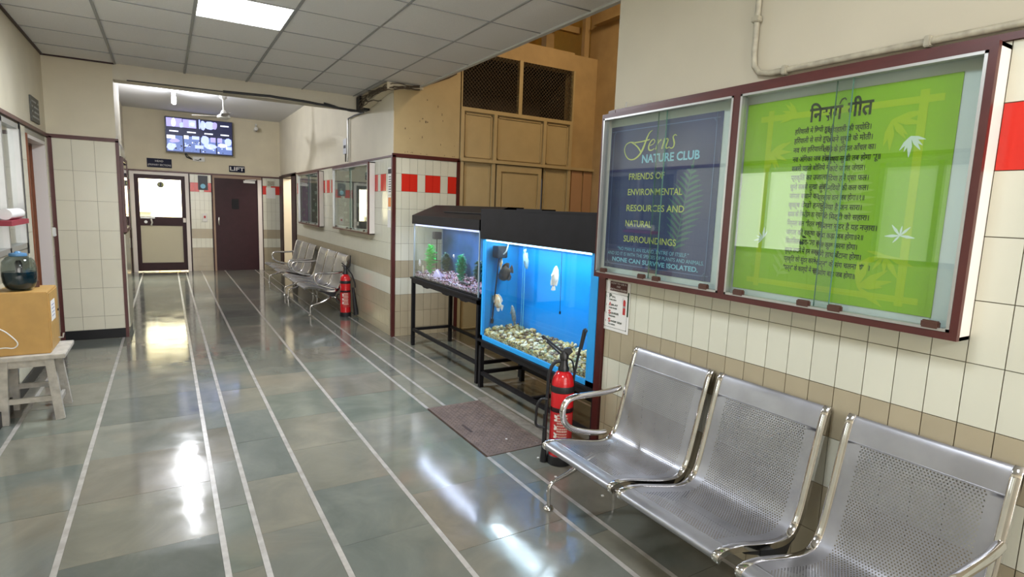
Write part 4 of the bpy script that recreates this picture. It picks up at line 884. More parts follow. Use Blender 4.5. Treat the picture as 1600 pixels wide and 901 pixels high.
RT = ['खुशहाली की ज्योति।', 'अपने सुखों के मोती।', 'धरती के हरियल आँचल का।', 'मनुष्य सुखी तब होगा भू॥', 'काटे जंगल जंगल।', 'दिया हमें ऐसा फल।', 'सुनो नदियों की कल कल।', 'एहसास दान जब होगा॥१॥', 'दुनिया है जन सारा।', 'दे मिट्टी को सहारा।', 'कितना सुंदर है यह नज़ारा।', 'वादा कड़ा जब होगा॥२॥', 'ऐसा कुछ करना होगा।', 'आगे हाथ बँटाना होगा।', '"फर्न" के संग चलना होगा।', 'सहयोग बड़ा जब होगा॥३॥']
for k in range(16):
    z = 1.872 - k * 0.0355
    wl_ = 0.0088 * len(LT[k]); wr_ = 0.0085 * len(RT[k]); ya = 1.402 - 0.0005 * k
    yr = 1.268 - (0.02 if k in (4, 5, 9) else 0.0) + (0.012 if k in (2, 6, 7) else 0)
    text_fit(dev(LT[k]), ya, max(ya - wl_, 1.245), z, 0.0195, BP, pg, M['ink'], bold=0.02, name='poem_line')
    text_fit(dev(RT[k]), yr, max(yr - wr_, 1.035), z - 0.006, 0.0195, BP, pg, M['ink'], bold=0.02, name='poem_line')
# ---- far notice boards
nb2 = notice_board('notice_board', 'wall case with dark prints nearest the tiled corner of the far right wall', 6.975, 8.735, 1.166, 2.055, 2.13, 2.218, [(7.0, 8.71, 1.19, 2.03)], [(y, 1.2) for y in (7.15, 7.75, 7.95, 8.55)], M['white_lam'])
nb3 = notice_board('notice_board', 'wall case with a purple sheet, farther of the two cases beyond the aquariums', 9.67, 11.32, 1.145, 2.055, 2.13, 2.218, [(9.695, 11.295, 1.17, 2.03)], [(y, 1.18) for y in (9.9, 10.4, 10.6, 11.1)], M['white_lam'])
mdk = pmat('dark_slate_print', (0.10, 0.13, 0.13), 0.5, var=0.6, vscale=14); mgn = pmat('dark_forest_print', (0.05, 0.085, 0.055), 0.5, var=0.7, vscale=30); mpu = pmat('muted_purple_print', (0.20, 0.13, 0.24), 0.5, var=0.2)
for (ya, yb, z0, z1, m, lab) in ((7.95, 8.66, 1.22, 1.99, mdk, 'dark slate poster on the left of the nearer far notice board'), (7.06, 7.88, 1.22, 1.99, bpy.data.materials['dark_slate_print'], 'dark slate poster on the right of the nearer far notice board'), (10.52, 11.24, 1.2, 1.99, mpu, 'muted purple poster in the farther notice board'), (9.75, 10.45, 1.2, 1.99, mgn, 'dark green picture poster in the farther notice board')):
    t = thing('wall_poster', lab, 'poster', (2.18, (ya + yb) / 2, z0))
    sheet(ya, yb, z0, z1, 2.184, 'sheet', m, t)
    q = MB(); rr = random.Random(int(ya * 10))
    for k in range(7):
        yy = rr.uniform(ya + .05, yb - .2); zz = z0 + .08 + k * .1; q.box(2.1825, 2.184, yy, yy + rr.uniform(.08, .2), zz, zz + rr.uniform(.02, .06))
    q.build('picture_blocks', pmat('grey_green_print', (0.25, 0.30, 0.27), 0.5) if 'grey_green_print' not in bpy.data.materials else bpy.data.materials['grey_green_print'], t)
# papers on the wall by the corner
for (z0, z1, m, lab) in ((1.66, 1.965, 'paper', 'tall white printed sheet on the tiles beside the maroon corner'), (1.50, 1.645, 'or', 'small orange and white sheet under the tall white one'), (1.28, 1.48, 'paper', 'plain white sheet, lowest of the papers by the maroon corner')):
    t = thing('paper_notice', lab, 'notice', (2.22, 6.43, z0))
    sheet(6.37, 6.50, z0, z1, 2.2195, 'sheet', M['paper'], t)
    if m == 'or': sheet(6.39, 6.48, z0 + .02, z1 - .02, 2.2185, 'orange_print', pmat('orange_print', (0.75, 0.25, 0.05), .5), t)
    elif z1 > 1.9:
        sheet(6.38, 6.49, z1 - .07, z1 - .015, 2.2185, 'dark_heading', M['black'], t)
        q = MB()
        for k in range(7): q.box(2.2188, 2.2195, 6.39, 6.47, z1 - .11 - k * .028, z1 - .10 - k * .028)
        q.build('text_lines', M['ink'], t)
# ---- extinguisher instruction sheet on the near wall
t = thing('instruction_sheet', 'white and maroon how-to-use-extinguisher sheet under the notice board corner', 'notice', (2.168, 2.41, 0.87))
XI = 2.1645
sheet(2.302, 2.528, 0.866, 1.152, XI, 'sheet', M['paper'], t)
IP = lambda uc, zc, x, y: (XI - 0.0014, uc - x, zc + y)
sheet(2.325, 2.468, 1.095, 1.150, XI - .0008, 'heading_block', M['maroon'], t, .001)
text_fit('HOW TO USE A', 2.460, 2.335, 1.139, 0.010, IP, t, M['paper']); text_fit('FIRE', 2.412, 2.382, 1.122, 0.010, IP, t, M['paper']); text_fit('EXTINGUISHER', 2.464, 2.330, 1.105, 0.010, IP, t, M['paper'])
q = MB(); rrect(q, 2.318, 2.505, 0.884, 1.08, .01, .0016, XI - .0009); q.box(XI - .0012, XI, 2.500, 2.510, 0.965, 1.085); q.box(XI - .0012, XI, 2.308, 2.318, 0.965, 1.10); q.build('border', M['ink'], t)
for k, (a, b, c) in enumerate((('P', 'ULL', 'THE PIN'), ('A', 'IM AT', 'THE BASE'), ('S', 'QUEEZE', 'TRIGGER'), ('S', 'WEEP SIDE', 'TO SIDE'))):
    z = 1.064 - k * .047
    text_fit(str(k + 1) + '.', 2.494, 2.485, z - .006, .010, IP, t, M['ink'])
    text_fit(a, 2.470, 2.452, z, .022, IP, t, M['red_label'] if k else M['ink'], bold=.03)
    text_fit(b, 2.449, 2.449 - .0105 * len(b), z - .003, .010, IP, t, M['ink'], bold=.03); text_fit(c, 2.470, 2.470 - .0085 * len(c), z - .021, .008, IP, t, M['ink'], bold=.03)
q = MB(); xx = XI - .0012
q.box(xx, XI, 2.333, 2.352, 0.972, 1.045); q.add([(xx, 2.333 + .0095 + .0095 * math.cos(PI * k / 8), 1.045 + .012 * math.sin(PI * k / 8)) for k in range(9)], [tuple(range(9))]); q.build('extinguisher_drawing', M['red_label'], t)
q = MB(); ribbon(q, [(2.355, 1.03), (2.36, 1.05), (2.354, 1.064), (2.345, 1.062)], .002, xx); q.box(xx - .0003, XI, 2.334, 2.351, 1.01, 1.022); q.build('drawing_details', M['alu'], t)

# ================================================================== BENCHES
def smooth_path(pts, n):
    out = []; m = len(pts)
    for i in range(m - 1):
        p0 = pts[max(i - 1, 0)]; p1 = pts[i]; p2 = pts[i + 1]; p3 = pts[min(i + 2, m - 1)]
        for k in range(8):
            t = k / 8; out.append(tuple(0.5 * ((2 * p1[j]) + (-p0[j] + p2[j]) * t + (2 * p0[j] - 5 * p1[j] + 4 * p2[j] - p3[j]) * t * t + (-p0[j] + 3 * p1[j] - 3 * p2[j] + p3[j]) * t ** 3) for j in range(len(p1))))
    out.append(tuple(pts[-1])); L_ = [0]
    for i in range(1, len(out)): L_.append(L_[-1] + math.dist(out[i], out[i - 1]))
    res = []; k = 0
    for i in range(n):
        s = L_[-1] * i / (n - 1)
        while k < len(L_) - 2 and L_[k + 1] < s: k += 1
        f = (s - L_[k]) / max(L_[k + 1] - L_[k], 1e-9); res.append(tuple(out[k][j] + (out[k + 1][j] - out[k][j]) * f for j in range(len(pts[0]))))
    return res, L_[-1]
X0 = 1.9
PROF = [(1.566, .362), (1.556, .374), (1.560, .390), (1.60, .399), (1.68, .390), (1.78, .366), (1.87, .346), (1.93, .339), (1.972, .346), (2.005, .370), (2.030, .42), (2.052, .50), (2.077, .60), (2.101, .70), (2.122, .78), (2.134, .812), (2.146, .825), (2.158, .820)]
PROF = [(x - X0, z) for x, z in PROF]
NP_ = 600; PP, PL = smooth_path(PROF, NP_)
def at_s(s):
    f = max(0, min(0.99999, s / PL)) * (NP_ - 1); i = int(f); f -= i
    a, b = PP[i], PP[i + 1]; return (a[0] + (b[0] - a[0]) * f, a[1] + (b[1] - a[1]) * f)
def nrm_s(s):
    a, b = at_s(s - .004), at_s(s + .004); dx, dz = b[0] - a[0], b[1] - a[1]; l = math.hypot(dx, dz) or 1; return (-dz / l, dx / l)
def seat_mesh(W=0.465):
    q = MB(); s0, s1 = 0.095, PL - 0.105; mg = 0.045; u0, u1 = mg, W - mg
    pu, ps = 0.0104, 0.0092; nu = int((u1 - u0) / pu); ns = int((s1 - s0) / ps); u1 = u0 + (nu + .5) * pu; s1 = s0 + ns * ps
    def P(u, s): x, z = at_s(s); return (x, -u, z)
    # solid borders as strips
    def strip(ua, ub, sa, sb, step=0.012):
        n = max(1, int(math.ceil((sb - sa) / step))); vs = []
        for i in range(n + 1): s = sa + (sb - sa) * i / n; vs += [P(ua, s), P(ub, s)]
        q.add(vs, [(2 * i, 2 * i + 1, 2 * i + 3, 2 * i + 2) for i in range(n)])
    strip(0, W, 0, s0, .006); strip(0, W, s1, PL, .006); strip(0, u0, s0, s1); strip(u1, W, s0, s1)
    r = 0.00265; outer = [(0, 0), (.5, 0), (1, 0), (1, .5), (1, 1), (.5, 1), (0, 1), (0, .5)]
    ang = [225, 270, 315, 0, 45, 90, 135, 180]
    for j in range(ns):
        sa = s0 + j * ps; off = (j % 2) * pu * .5
        if off: q.add([P(u0, sa), P(u0 + off, sa), P(u0 + off, sa + ps), P(u0, sa + ps)], [(0, 1, 2, 3)])
        else: q.add([P(u1 - pu * .5, sa), P(u1, sa), P(u1, sa + ps), P(u1 - pu * .5, sa + ps)], [(0, 1, 2, 3)])
        for i in range(nu):
            ua = u0 + off + i * pu; cu_, cs = ua + pu / 2, sa + ps / 2
            vs = [P(ua + a * pu, sa + b * ps) for a, b in outer] + [P(cu_ + r * math.cos(math.radians(d)), cs + r * math.sin(math.radians(d))) for d in ang]
            q.add(vs, [(k, (k + 1) % 8, 8 + (k + 1) % 8, 8 + k) for k in range(8)])
    me = bpy.data.meshes.new('seat'); me.from_pydata(q.v, [], q.f)
    bm = bmesh.new(); bm.from_mesh(me); bmesh.ops.remove_doubles(bm, verts=bm.verts[:], dist=0.0001); bmesh.ops.recalc_face_normals(bm, faces=bm.faces[:]); bm.to_mesh(me); bm.free()
    me.polygons.foreach_set('use_smooth', [True] * len(me.polygons)); me.materials.append(M['steel']); return me
SEAT = seat_mesh()
def rail_mesh():
    q = MB(); n = 70; vs = []; w = 0.0135
    for i in range(n + 1):
        s = PL * i / n; x, z = at_s(s); nx, nz = nrm_s(s)
        th = 0.020
        for (dy, dn) in ((-w, 0.002), (-w * .75, 0.0045), (w * .75, 0.0045), (w, 0.002), (w, -th), (-w, -th)): vs.append((x + nx * dn, dy, z + nz * dn))
    fs = []
    for i in range(n):
        for k in range(6): fs.append((i * 6 + k, i * 6 + (k + 1) % 6, (i + 1) * 6 + (k + 1) % 6, (i + 1) * 6 + k))
    fs += [tuple(range(6)), tuple(range(n * 6, n * 6 + 6))]; q.add(vs, fs)
    o = q.build('rail', M['chrome'], smooth=True, sharp=50, loc=(0, 0, 0)); me = o.data; bpy.data.objects.remove(o); return me
RAIL = rail_mesh()
def make_bench(label):
    t = thing('bench', label, 'bench', (X0, 0, 0))
    for k in range(3):
        y = -0.022 - (0, 0.547, 1.128)[k]
        so = link('seat', SEAT, t, (0, y - 0.020, 0))
        for yy in (y - 0.009, y - 0.496): link('side_rail', RAIL, t, (0, yy, 0))
        for yy in (y - 0.009, y - 0.496):
            q = MB(); q.prism([(-0.10, .315), (0.06, .300), (0.105, .325), (0.135, .37), (0.15, .42), (0.128, .40), (0.10, .345), (0.07, .322), (-.10, .342)], lambda a, b, d: (X0 + a, yy + d, b), -0.009, 0.009); q.build('bracket', M['plastic_b'], t)
            q = MB(); q.prism([(-0.19, .350), (-0.10, .318), (0.02, .255), (0.06, .255), (0.09, .31), (0.0, .318), (-.12, .342)], lambda a, b, d: (X0 + a, yy + d, b), -0.006, 0.006); q.build('bracket', M['plastic_b'], t)
    q = MB(); q.box(X0 + 0.0, X0 + 0.055, -1.64, -0.02, 0.240, 0.275, 0.005); q.build('beam', M['alu'], t)
    for yy in (0.02, -1.665):
        q = MB(); yl = yy * 0.985
        pts, _ = smooth_path([(X0 + .03, yl * 1.0 - (0.03 if yy > 0 else -.03), .262), (X0 - .03, yl, .222), (X0 - .12, yl, .178), (X0 - .20, yl, .155), (X0 - .245, yl, .140), (X0 - .262, yl, .118), (X0 - .262, yl, .02)], 26)
        q.tube(pts, [0.022 - 0.012 * min(1, i / 16) for i in range(26)], 10)
        q.lathe([(0, 0.0), (0.024, 0.0), (0.027, 0.006), (0.022, 0.016), (0.010, 0.022)], (X0 - .262, yl, 0), 18); 
        pts, _ = smooth_path([(X0 + .03, yl * 1.0 - (0.03 if yy > 0 else -.03), .262), (X0 + .08, yl, .235), (X0 + .14, yl, .18), (X0 + .18, yl, .12), (X0 + .19, yl, .02)], 18)
        q.tube(pts, [0.020 - 0.009 * i / 17 for i in range(18)], 10); q.lathe([(0, 0), (0.024, 0), (0.027, 0.006), (0.022, 0.016), (0.010, 0.022)], (X0 + .19, yl, 0), 18)
        q.build('leg', M['chrome'], t, smooth=True)
        q = MB(); ya = 0.012 if yy > 0 else -1.650
        pts, _ = smooth_path([(2.075, ya, .598), (2.03, ya, .590), (1.95, ya, .585), (1.86, ya, .586), (1.76, ya, .586), (1.715, ya, .570), (1.694, ya, .532), (1.698, ya, .485), (1.722, ya, .445), (1.77, ya, .412), (1.85, ya, .385), (1.93, ya, .366), (1.985, ya, .362)], 60)
        q.tube(pts, 0.0165, 12); q.build('armrest', M['chrome'], t, smooth=True)
    return t
nearb = make_bench('large perforated steel three seat bench in the foreground under the notice board')
b2 = copy_tree(nearb); b2['label'] = 'three seat steel bench beside the far fire extinguisher'
b3 = copy_tree(nearb); b3['label'] = 'farthest three seat steel bench, next to the far doorway'
nearb.location = (X0, 2.225, 0); b2.location = (X0, 9.60, 0); b3.location = (X0, 11.56, 0)

# ================================================================== FIRE EXTINGUISHERS
def extinguisher(label, loc, far=False):
    cx, cy_, _ = loc; t = thing('fire_extinguisher', label, 'fire extinguisher', loc)
    R_ = 0.070
    q = MB(); q.lathe([(0, 0), (R_ + .006, 0), (R_ + .008, .01), (R_ + .006, .055), (R_, .058)], (cx, cy_, 0), 32); q.build('base_ring', M['rubber'], t, smooth=True)
    q = MB(); q.lathe([(R_, .05), (R_, .485), (R_ * .97, .515), (R_ * .86, .545), (R_ * .62, .572), (R_ * .4, .583), (0.02, .588), (0, .588)], (cx, cy_, 0), 36); q.build('cylinder', M['red'], t, smooth=True)
    q = MB(); q.lathe([(R_ + .0015, .455), (R_ + .003, .46), (R_ + .003, .49), (R_ + .0015, .495)], (cx, cy_, 0), 36); q.build('strap', M['rubber'], t, smooth=True)
    q = MB(); q.lathe([(R_ + .0008, .335), (R_ + .0016, .336), (R_ + .0016, .362), (R_ + .0008, .363)], (cx, cy_, 0), 36); q.build('dark_band', M['maroon_dark'], t, smooth=True)
    # label facing the camera
    ang = math.atan2(-cy_, -cx)
    q = MB(); q.lathe([(R_ + .0012, .13), (R_ + .0012, .33)], (cx, cy_, 0), 20, None, ang - .55, ang + 1.15); lb = q.build('label', M['red_label'], t, smooth=True)
    def on(a, z, rr): return (cx + rr * math.cos(a), cy_ + rr * math.sin(a), z)
    q = MB(); rr = random.Random(2)
    for k in range(10):
        z = .315 - k * .0165; a = ang - .35
        while a < ang + 0.5:
            w = rr.uniform(.05, .16)
            n = 3; vs = []
            for i in range(n): vs += [on(a + w * i / (n - 1), z, R_ + .002), on(a + w * i / (n - 1), z + (.008 if k % 3 else .011), R_ + .002)]
            q.add(vs, [(0, 2, 3, 1), (2, 4, 5, 3)]); a += w + .03
    q.build('small_print', M['pink_ink'], lb)
    # vertical word
    # worn upright lettering, too blurred in the photo to read: plain white strokes
    for z0_, z1_, sl in ((.322, .300, .1), (.292, .278, -.1), (.262, .245, .25), (.240, .222, -.2), (.214, .196, .15), (.190, .172, -.15)):
        q = MB(); aa = ang - .50 ; q.add([on(aa - .12, z0_, R_ + .0022), on(aa + .16, z0_ - .006 * sl * 10, R_ + .0022), on(aa + .14, z1_ - .004 * sl * 10, R_ + .0022), on(aa - .10, z1_ + .003, R_ + .0022)], [(0, 1, 2, 3)]); q.build('upright_print', M['paper'], lb)
    q = MB(); q.lathe([(0, .58), (.034, .582), (.034, .600), (.026, .615), (.022, .65), (.028, .655), (.028, .680), (.012, .70), (0, .70)], (cx, cy_, 0), 20)
    v_ = q.build('valve', M['plastic_b'], t, smooth=True)
    # side direction in view: left = toward -r vector
    sd = Vector((-0.857, 0.516, 0)); C_ = Vector((cx, cy_, 0))
    def pt(l, z, f=0): p = C_ + sd * l + Vector((-.5, -.8, 0)) * f; return (p.x, p.y, z)
    if not far:
        q = MB(); q.bar(pt(-.015, .675), pt(.135, .790), .016, .012); q.bar(pt(-.01, .655), pt(.11, .755), .018, .010); q.bar(pt(.125, .772), pt(.14, .79), .02, .016); q.build('handle_lever', M['plastic_b'], v_)
        q = MB(); q.prism([(-.05, .70), (-.035, .725), (.0, .72), (.02, .69), (-.02, .67)], lambda l, z, d: pt(l, z, d), -.012, .012); q.build('trigger_guard', M['plastic_b'], v_)
        q = MB(); q.tube([pt(-.055, .30, .02), pt(-.062, .55, .02), pt(-.085, .70, .02), pt(-.105, .80, .02), pt(-.108, .84, .02)], [.008, .008, .008, .011, .008], 10); q.tube([pt(-.098, .72, .02), pt(-.118, .82, .02), pt(-.125, .835, .02), pt(-.118, .845, .02), pt(-.106, .84, .02)], .006, 8); q.build('discharge_pipe', M['plastic_b'], t, smooth=True)
        pts, _ = smooth_path([pt(.02, .64), pt(.06, .625), pt(.085, .56), pt(.090, .45), pt(.094, .30), pt(.098, .12)], 24)
        q = MB(); q.tube(pts, .011, 10); q.lathe([(.013, .30), (.015, .10), (.022, .02), (.022, .0), (0, 0)], pt(.098, 0)[:2] + (0.0,), 14); q.build('hose', M['rubber'], t, smooth=True)
        pts, _ = smooth_path([pt(.09, .40, .01), pt(.125, .40, .01), pt(.150, .36, .01), pt(.155, .28, .01), pt(.150, .235, .01), pt(.10, .22, .01)], 30)
        q = MB(); q.tube(pts, .0085, 10); q.build('carry_handle', M['rubber'], t, smooth=True)
        pts, _ = smooth_path([pt(-.02, .66), pt(-.05, .64), pt(-.062, .58), pt(-.066, .50)], 14); q = MB(); q.tube(pts, .005, 8); q.build('hose_clamp', M['rubber'], t, smooth=True)
    else:
        q = MB(); q.bar(pt(-.02, .68), pt(.05, .735), .016, .012); q.bar(pt(-.03, .66), pt(.045, .70), .018, .010); q.build('handle_lever', M['plastic_b'], v_)
        q = MB(); q.tube([pt(-.03, .66), pt(-.065, .70), pt(-.07, .84)], .008, 8); q.tube([pt(-.03, .66), pt(-.09, .58), pt(-.13, .46), pt(-.135, .40)], .009, 8); q.build('hose', M['rubber'], t, smooth=True)
        q = MB(); q.tube([pt(-.105, .40), pt(-.15, .02)], [.016, .036], 14); q.build('horn', M['rubber'], t, smooth=True)
        pts, _ = smooth_path([pt(.07, .30, .01), pt(.10, .30, .01), pt(.115, .26, .01), pt(.115, .20, .01), pt(.08, .17, .01)], 20); q = MB(); q.tube(pts, .0075, 8); q.build('carry_handle', M['rubber'], t, smooth=True)
    return t
extinguisher('red fire extinguisher in front of the blue aquarium, behind the near bench armrest', (2.02, 2.68, 0))
extinguisher('far red fire extinguisher with black horn beside the far benches', (2.07, 7.80, 0), far=True)

# ================================================================== AQUARIUMS
def stand(parent, x0, x1, y0, y1, ztop, zlow, w=0.036):
    q = MB(); q.box(x0 - .012, x1 + .012, y0 - .012, y1 + .012, ztop - .018, ztop); q.box(x0, x1, y0, y0 + w, ztop - .06, ztop - .018); q.box(x0, x1, y1 - w, y1, ztop - .06, ztop - .018); q.box(x0, x0 + w, y0, y1, ztop - .06, ztop - .018); q.box(x1 - w, x1, y0, y1, ztop - .06, ztop - .018)
    q.build('top_frame', M['black'], parent)
    for x in (x0, x1 - w):
        for y in (y0, y1 - w): q = MB(); q.box(x, x + w, y, y + w, 0, ztop - .06); q.build('leg', M['black'], parent)
    for k, (a, b, c, d) in enumerate(((x0 + .004, x0 + w - .004, y0 + w, y1 - w), (x1 - w + .004, x1 - .004, y0 + w, y1 - w), (x0 + w, x1 - w, y0 + .004, y0 + w - .004), (x0 + w, x1 - w, y1 - w + .004, y1 - .004))):
        q = MB(); q.box(a, b, c, d, zlow, zlow + .03); q.build('lower_rail', M['black'], parent)
def pebbles(name, parent, x0, x1, y0, y1, zf, zb, zbase, n, r0, r1, mats, seed):
    rr = random.Random(seed); q = MB(); bm = bmesh.new(); bmesh.ops.create_icosphere(bm, subdivisions=1, radius=1); V0 = [v.co.copy() for v in bm.verts]; F0 = [[v.index for v in f.verts] for f in bm.faces]; bm.free()
    for k in range(n):
        x = rr.uniform(x0, x1); y = rr.uniform(y0, y1); f = (x - x0) / (x1 - x0); top = zf + (zb - zf) * f + .010 * math.sin(y * 23) 
        z = top - rr.random() ** 2.2 * (top - zbase) ; r = rr.uniform(r0, r1)
        if rr.random() < .35: x = x0 + r; z = rr.uniform(zbase, zf)
        sx, sy, sz = r * rr.uniform(.7, 1.2), r * rr.uniform(.8, 1.3), r * rr.uniform(.55, .9); R3 = Matrix.Rotation(rr.uniform(0, 6), 3, 'Z') @ Matrix.Rotation(rr.uniform(-.6, .6), 3, 'X')
        q.mi = rr.randrange(len(mats)); x = min(max(x, x0 + r * 1.1), x1 - r * 1.1); y = min(max(y, y0 + r * 1.3), y1 - r * 1.3); z = max(z, zbase + r)
        q.add([tuple(R3 @ Vector((v.x * sx, v.y * sy, v.z * sz)) + Vector((x, y, z))) for v in V0], F0)
    q.mi = 0; q.add([(x0 + .002, y0 + .002, zf - .02), (x1 - .002, y0 + .002, zb - .02), (x1 - .002, y1 - .002, zb - .02), (x0 + .002, y1 - .002, zf - .02)], [(0, 1, 2, 3)])
    return tag(q.build(name, mats, parent, smooth=True, sharp=180), kind='stuff')
def fish(label, loc, L_, d, up, bm_, fm, deep=0.5, group=None, name='fish'):
    """d = direction the head points, up = direction of the dorsal fin"""
    t = thing(name, label, 'fish', loc, group)
    d = Vector(d).normalized(); up = Vector(up); up = (up - d * up.dot(d)).normalized(); s = d.cross(up); C_ = Vector(loc)
    P = lambda a, b, c: tuple(C_ + d * a * L_ + up * b * L_ + s * c * L_)
    sec = [(.50, .012, .008), (.47, .06, .035), (.40, .13, .06), (.30, .19, .08), (.15, .24, .09), (0, .25, .09), (-.12, .22, .075), (-.22, .15, .05), (-.30, .085, .03), (-.36, .07, .018)]
    q = MB(); vs = []; n = 14
    for (a, h, w) in sec:
        for k in range(n): an = 2 * PI * k / n; vs.append(P(a, h * deep * 2 * math.cos(an) + (-.01 if a > .3 else 0), w * math.sin(an)))
    fs = [tuple(range(n)), tuple(range((len(sec) - 1) * n, len(sec) * n))]
    for i in range(len(sec) - 1):
        for k in range(n): fs.append((i * n + k, i * n + (k + 1) % n, (i + 1) * n + (k + 1) % n, (i + 1) * n + k))
    q.add(vs, fs); q.build('body', bm_, t, smooth=True, sharp=180)
    D2 = deep * 2
    def fin(nm, poly):
        q = MB(); q.prism(poly, lambda a, b, c: P(a, b * D2 if nm != 'tail_fin' else b, c), -.006, .006); q.build(nm, fm, t)
    fin('tail_fin', [(-.33, .06), (-.42, .12), (-.52, .15), (-.54, .05), (-.54, -.05), (-.52, -.15), (-.42, -.12), (-.33, -.06)])
    fin('dorsal_fin', [(.22, .20), (.12, .29), (-.05, .31), (-.22, .30), (-.36, .24), (-.30, .10), (-.1, .20), (.1, .22)])
    fin('anal_fin', [(.0, -.22), (-.1, -.30), (-.25, -.30), (-.35, -.22), (-.29, -.10), (-.15, -.18)])
    for sg in (1, -1):
        q = MB(); q.prism([(.22, -.02), (.12, .02), (.04, -.06), (.10, -.12), (.2, -.08)], lambda a, b, c: P(a, b, sg * (.085 + (.22 - a) * .3 + c)), -.003, .003); q.build('side_fin', fm, t)
        q = MB(); cc_ = Vector(P(.38, .05 * D2, sg * .062)); r = .022 * L_
        q.lathe([(0, -r), (r * .7, -r * .7), (r, 0), (r * .7, r * .7), (0, r)], tuple(cc_), 10); q.build('eye', M['plastic_b'], t, smooth=True)
    return t
# ---------------- big blue tank
TX0, TX1, TY0, TY1 = 2.272, 2.62, 2.70, 4.215
st = thing('aquarium_stand', 'low black metal stand under the bright blue aquarium', 'stand', (2.5, 3.45, 0))
stand(st, 2.262, 2.72, 2.66, 4.225, 0.428, 0.115)
q = MB(); q.box(2.30, 2.70, 3.42, 3.45, .115, .14); q.build('cross_bar', M['black'], st); 
aq = thing('aquarium', 'large bright blue aquarium with a tall black hood and pale gravel', 'aquarium', (2.44, 3.45, 0.43))
Z0, Z1 = 0.43, 1.295
q = MB(); q.box(TX0, TX0 + .008, TY0, TY1, Z0, Z1); q.build('front_pane', M['tank_glass'], aq)
q = MB(); q.box(TX0, TX1, TY0, TY1, Z0, Z0 + .01); q.build('bottom_pane', M['dark_blue_panel'], aq)
q = MB(); q.box(TX1, TX1 + .01, TY0, TY1, Z0, Z1); q.build('back_panel', M['blue_panel'], aq)
q = MB(); q.box(TX0 + .008, TX1, TY1 - .008, TY1, Z0, Z1); q.build('side_panel', pmat('teal_blue_backing', (0.0, 0.25, 0.50), .5), aq)
q = MB(); q.box(TX0 + .008, TX1, TY0, TY0 + .008, Z0, Z1); q.build('side_panel', M['blue_panel'], aq)
q = MB(); q.box(TX0 - .004, TX0 + .014, TY0, TY1, Z0, Z0 + .034); q.box(TX0 - .004, TX0 + .014, TY1 - .032, TY1, Z0, Z1); q.box(TX0 - .004, TX0 + .014, TY0, TY0 + .075, Z0, Z1); q.build('edge_trim', M['blue_trim'], aq)
q = MB(); q.box(TX0 + .012, TX1 - .002, TY0 + .012, TY1 - .010, Z0 + .012, 1.255); q.build('water', M['water'], aq)
HX0 = TX0 - .014
q = MB(); q.box(HX0, HX0 + .012, TY0 - .02, TY1 + .03, 1.283, 1.530); q.box(TX1 + .02, TX1 + .032, TY0 - .02, TY1 + .03, 1.283, 1.53); q.box(HX0 + .012, TX1 + .02, TY0 - .02, TY0 - .008, 1.283, 1.53); q.box(HX0 + .012, TX1 + .02, TY1 + .018, TY1 + .03, 1.283, 1.53); q.box(HX0 - .003, TX1 + .035, TY0 - .024, TY1 + .034, 1.518, 1.533)
q.build('hood', M['black'], aq)
q = MB(); q.box(2.30, 2.42, 3.40, 3.75, 1.533, 1.543); q.build('lid', M['black'], aq)
q = MB(); q.box(TX0 + .010, TX0 + .045, TY0 + .03, TY1 - .02, 1.268, 1.292); q.build('light_strip', M['aqua_led'], aq)
pm = [pmat('cream_pebble', (0.58, 0.42, 0.14), .4), pmat('white_pebble', (0.74, 0.64, 0.44), .4), pmat('tan_pebble', (0.40, 0.28, 0.12), .4), pmat('brown_pebble', (0.14, 0.08, 0.04), .4), pmat('olive_pebble', (0.32, 0.32, 0.16), .4)]
pebbles('gravel', aq, TX0 + .014, TX1, TY0 + .01, TY1 - .01, .505, .535, Z0 + .012, 1900, .010, .024, pm, 11)
q = MB(); q.box(2.34, 2.44, 4.09, 4.18, 1.13, 1.23, .006); fl = q.build('filter_box', M['plastic_b'], aq)
q = MB(); q.tube([(2.38, 4.13, 1.14), (2.37, 4.15, .9), (2.36, 4.18, .60)], .006, 8); q.tube([(2.36, 4.178, .60), (2.36, 4.185, .565)], .014, 8); q.build('intake_pipe', M['plastic_b'], fl, smooth=True)
q = MB(); pts, _ = smooth_path([(2.40, 4.10, 1.16), (2.40, 4.05, 1.19), (2.40, 4.02, 1.25)], 10); q.tube(pts, .006, 8); q.build('white_tube', M['plastic_w'], fl, smooth=True)
q = MB(); q.tube([(2.57, 4.02, 1.25), (2.57, 4.02, .52)], .0035, 8); q.tube([(2.57, 4.05, 1.25), (2.57, 4.05, .52)], .0025, 8); q.build('air_tube', pmat('pale_teal_plastic', (0.12, 0.45, 0.55), .4), aq, smooth=True)
q = MB(); q.tube([(2.42, 3.30, 1.24), (2.42, 3.29, .81)], .002, 6); q.tube([(2.42, 3.29, .815), (2.42, 3.29, .795)], .007, 8); q.build('thermometer_probe', M['plastic_b'], aq, smooth=True)
def fmat(n, c, c2, vs=40): return pmat(n, c, .35, col2=c2, vscale=vs)
cream_f = fmat('cream_orange_fish_skin', (0.85, 0.80, 0.66), (0.80, 0.38, 0.10), 25); dark_f = fmat('dark_mottled_fish_skin', (0.03, 0.035, 0.045), (0.10, 0.07, 0.05), 40); white_f = fmat('white_fish_skin', (0.88, 0.86, 0.84), (0.80, 0.62, 0.50), 18); grey_f = fmat('grey_fish_skin', (0.24, 0.27, 0.27), (0.10, 0.11, 0.12), 60)
pale_grey = fmat('pale_grey_fish_skin', (0.30, 0.42, 0.45), (0.2, 0.3, 0.36), 40)
fish('cream and orange fish, upper left in the blue aquarium above the dark fish', (2.40, 4.13, 1.085), .125, (.3, .6, .5), (0, -.3, 1), cream_f, cream_f, .62)
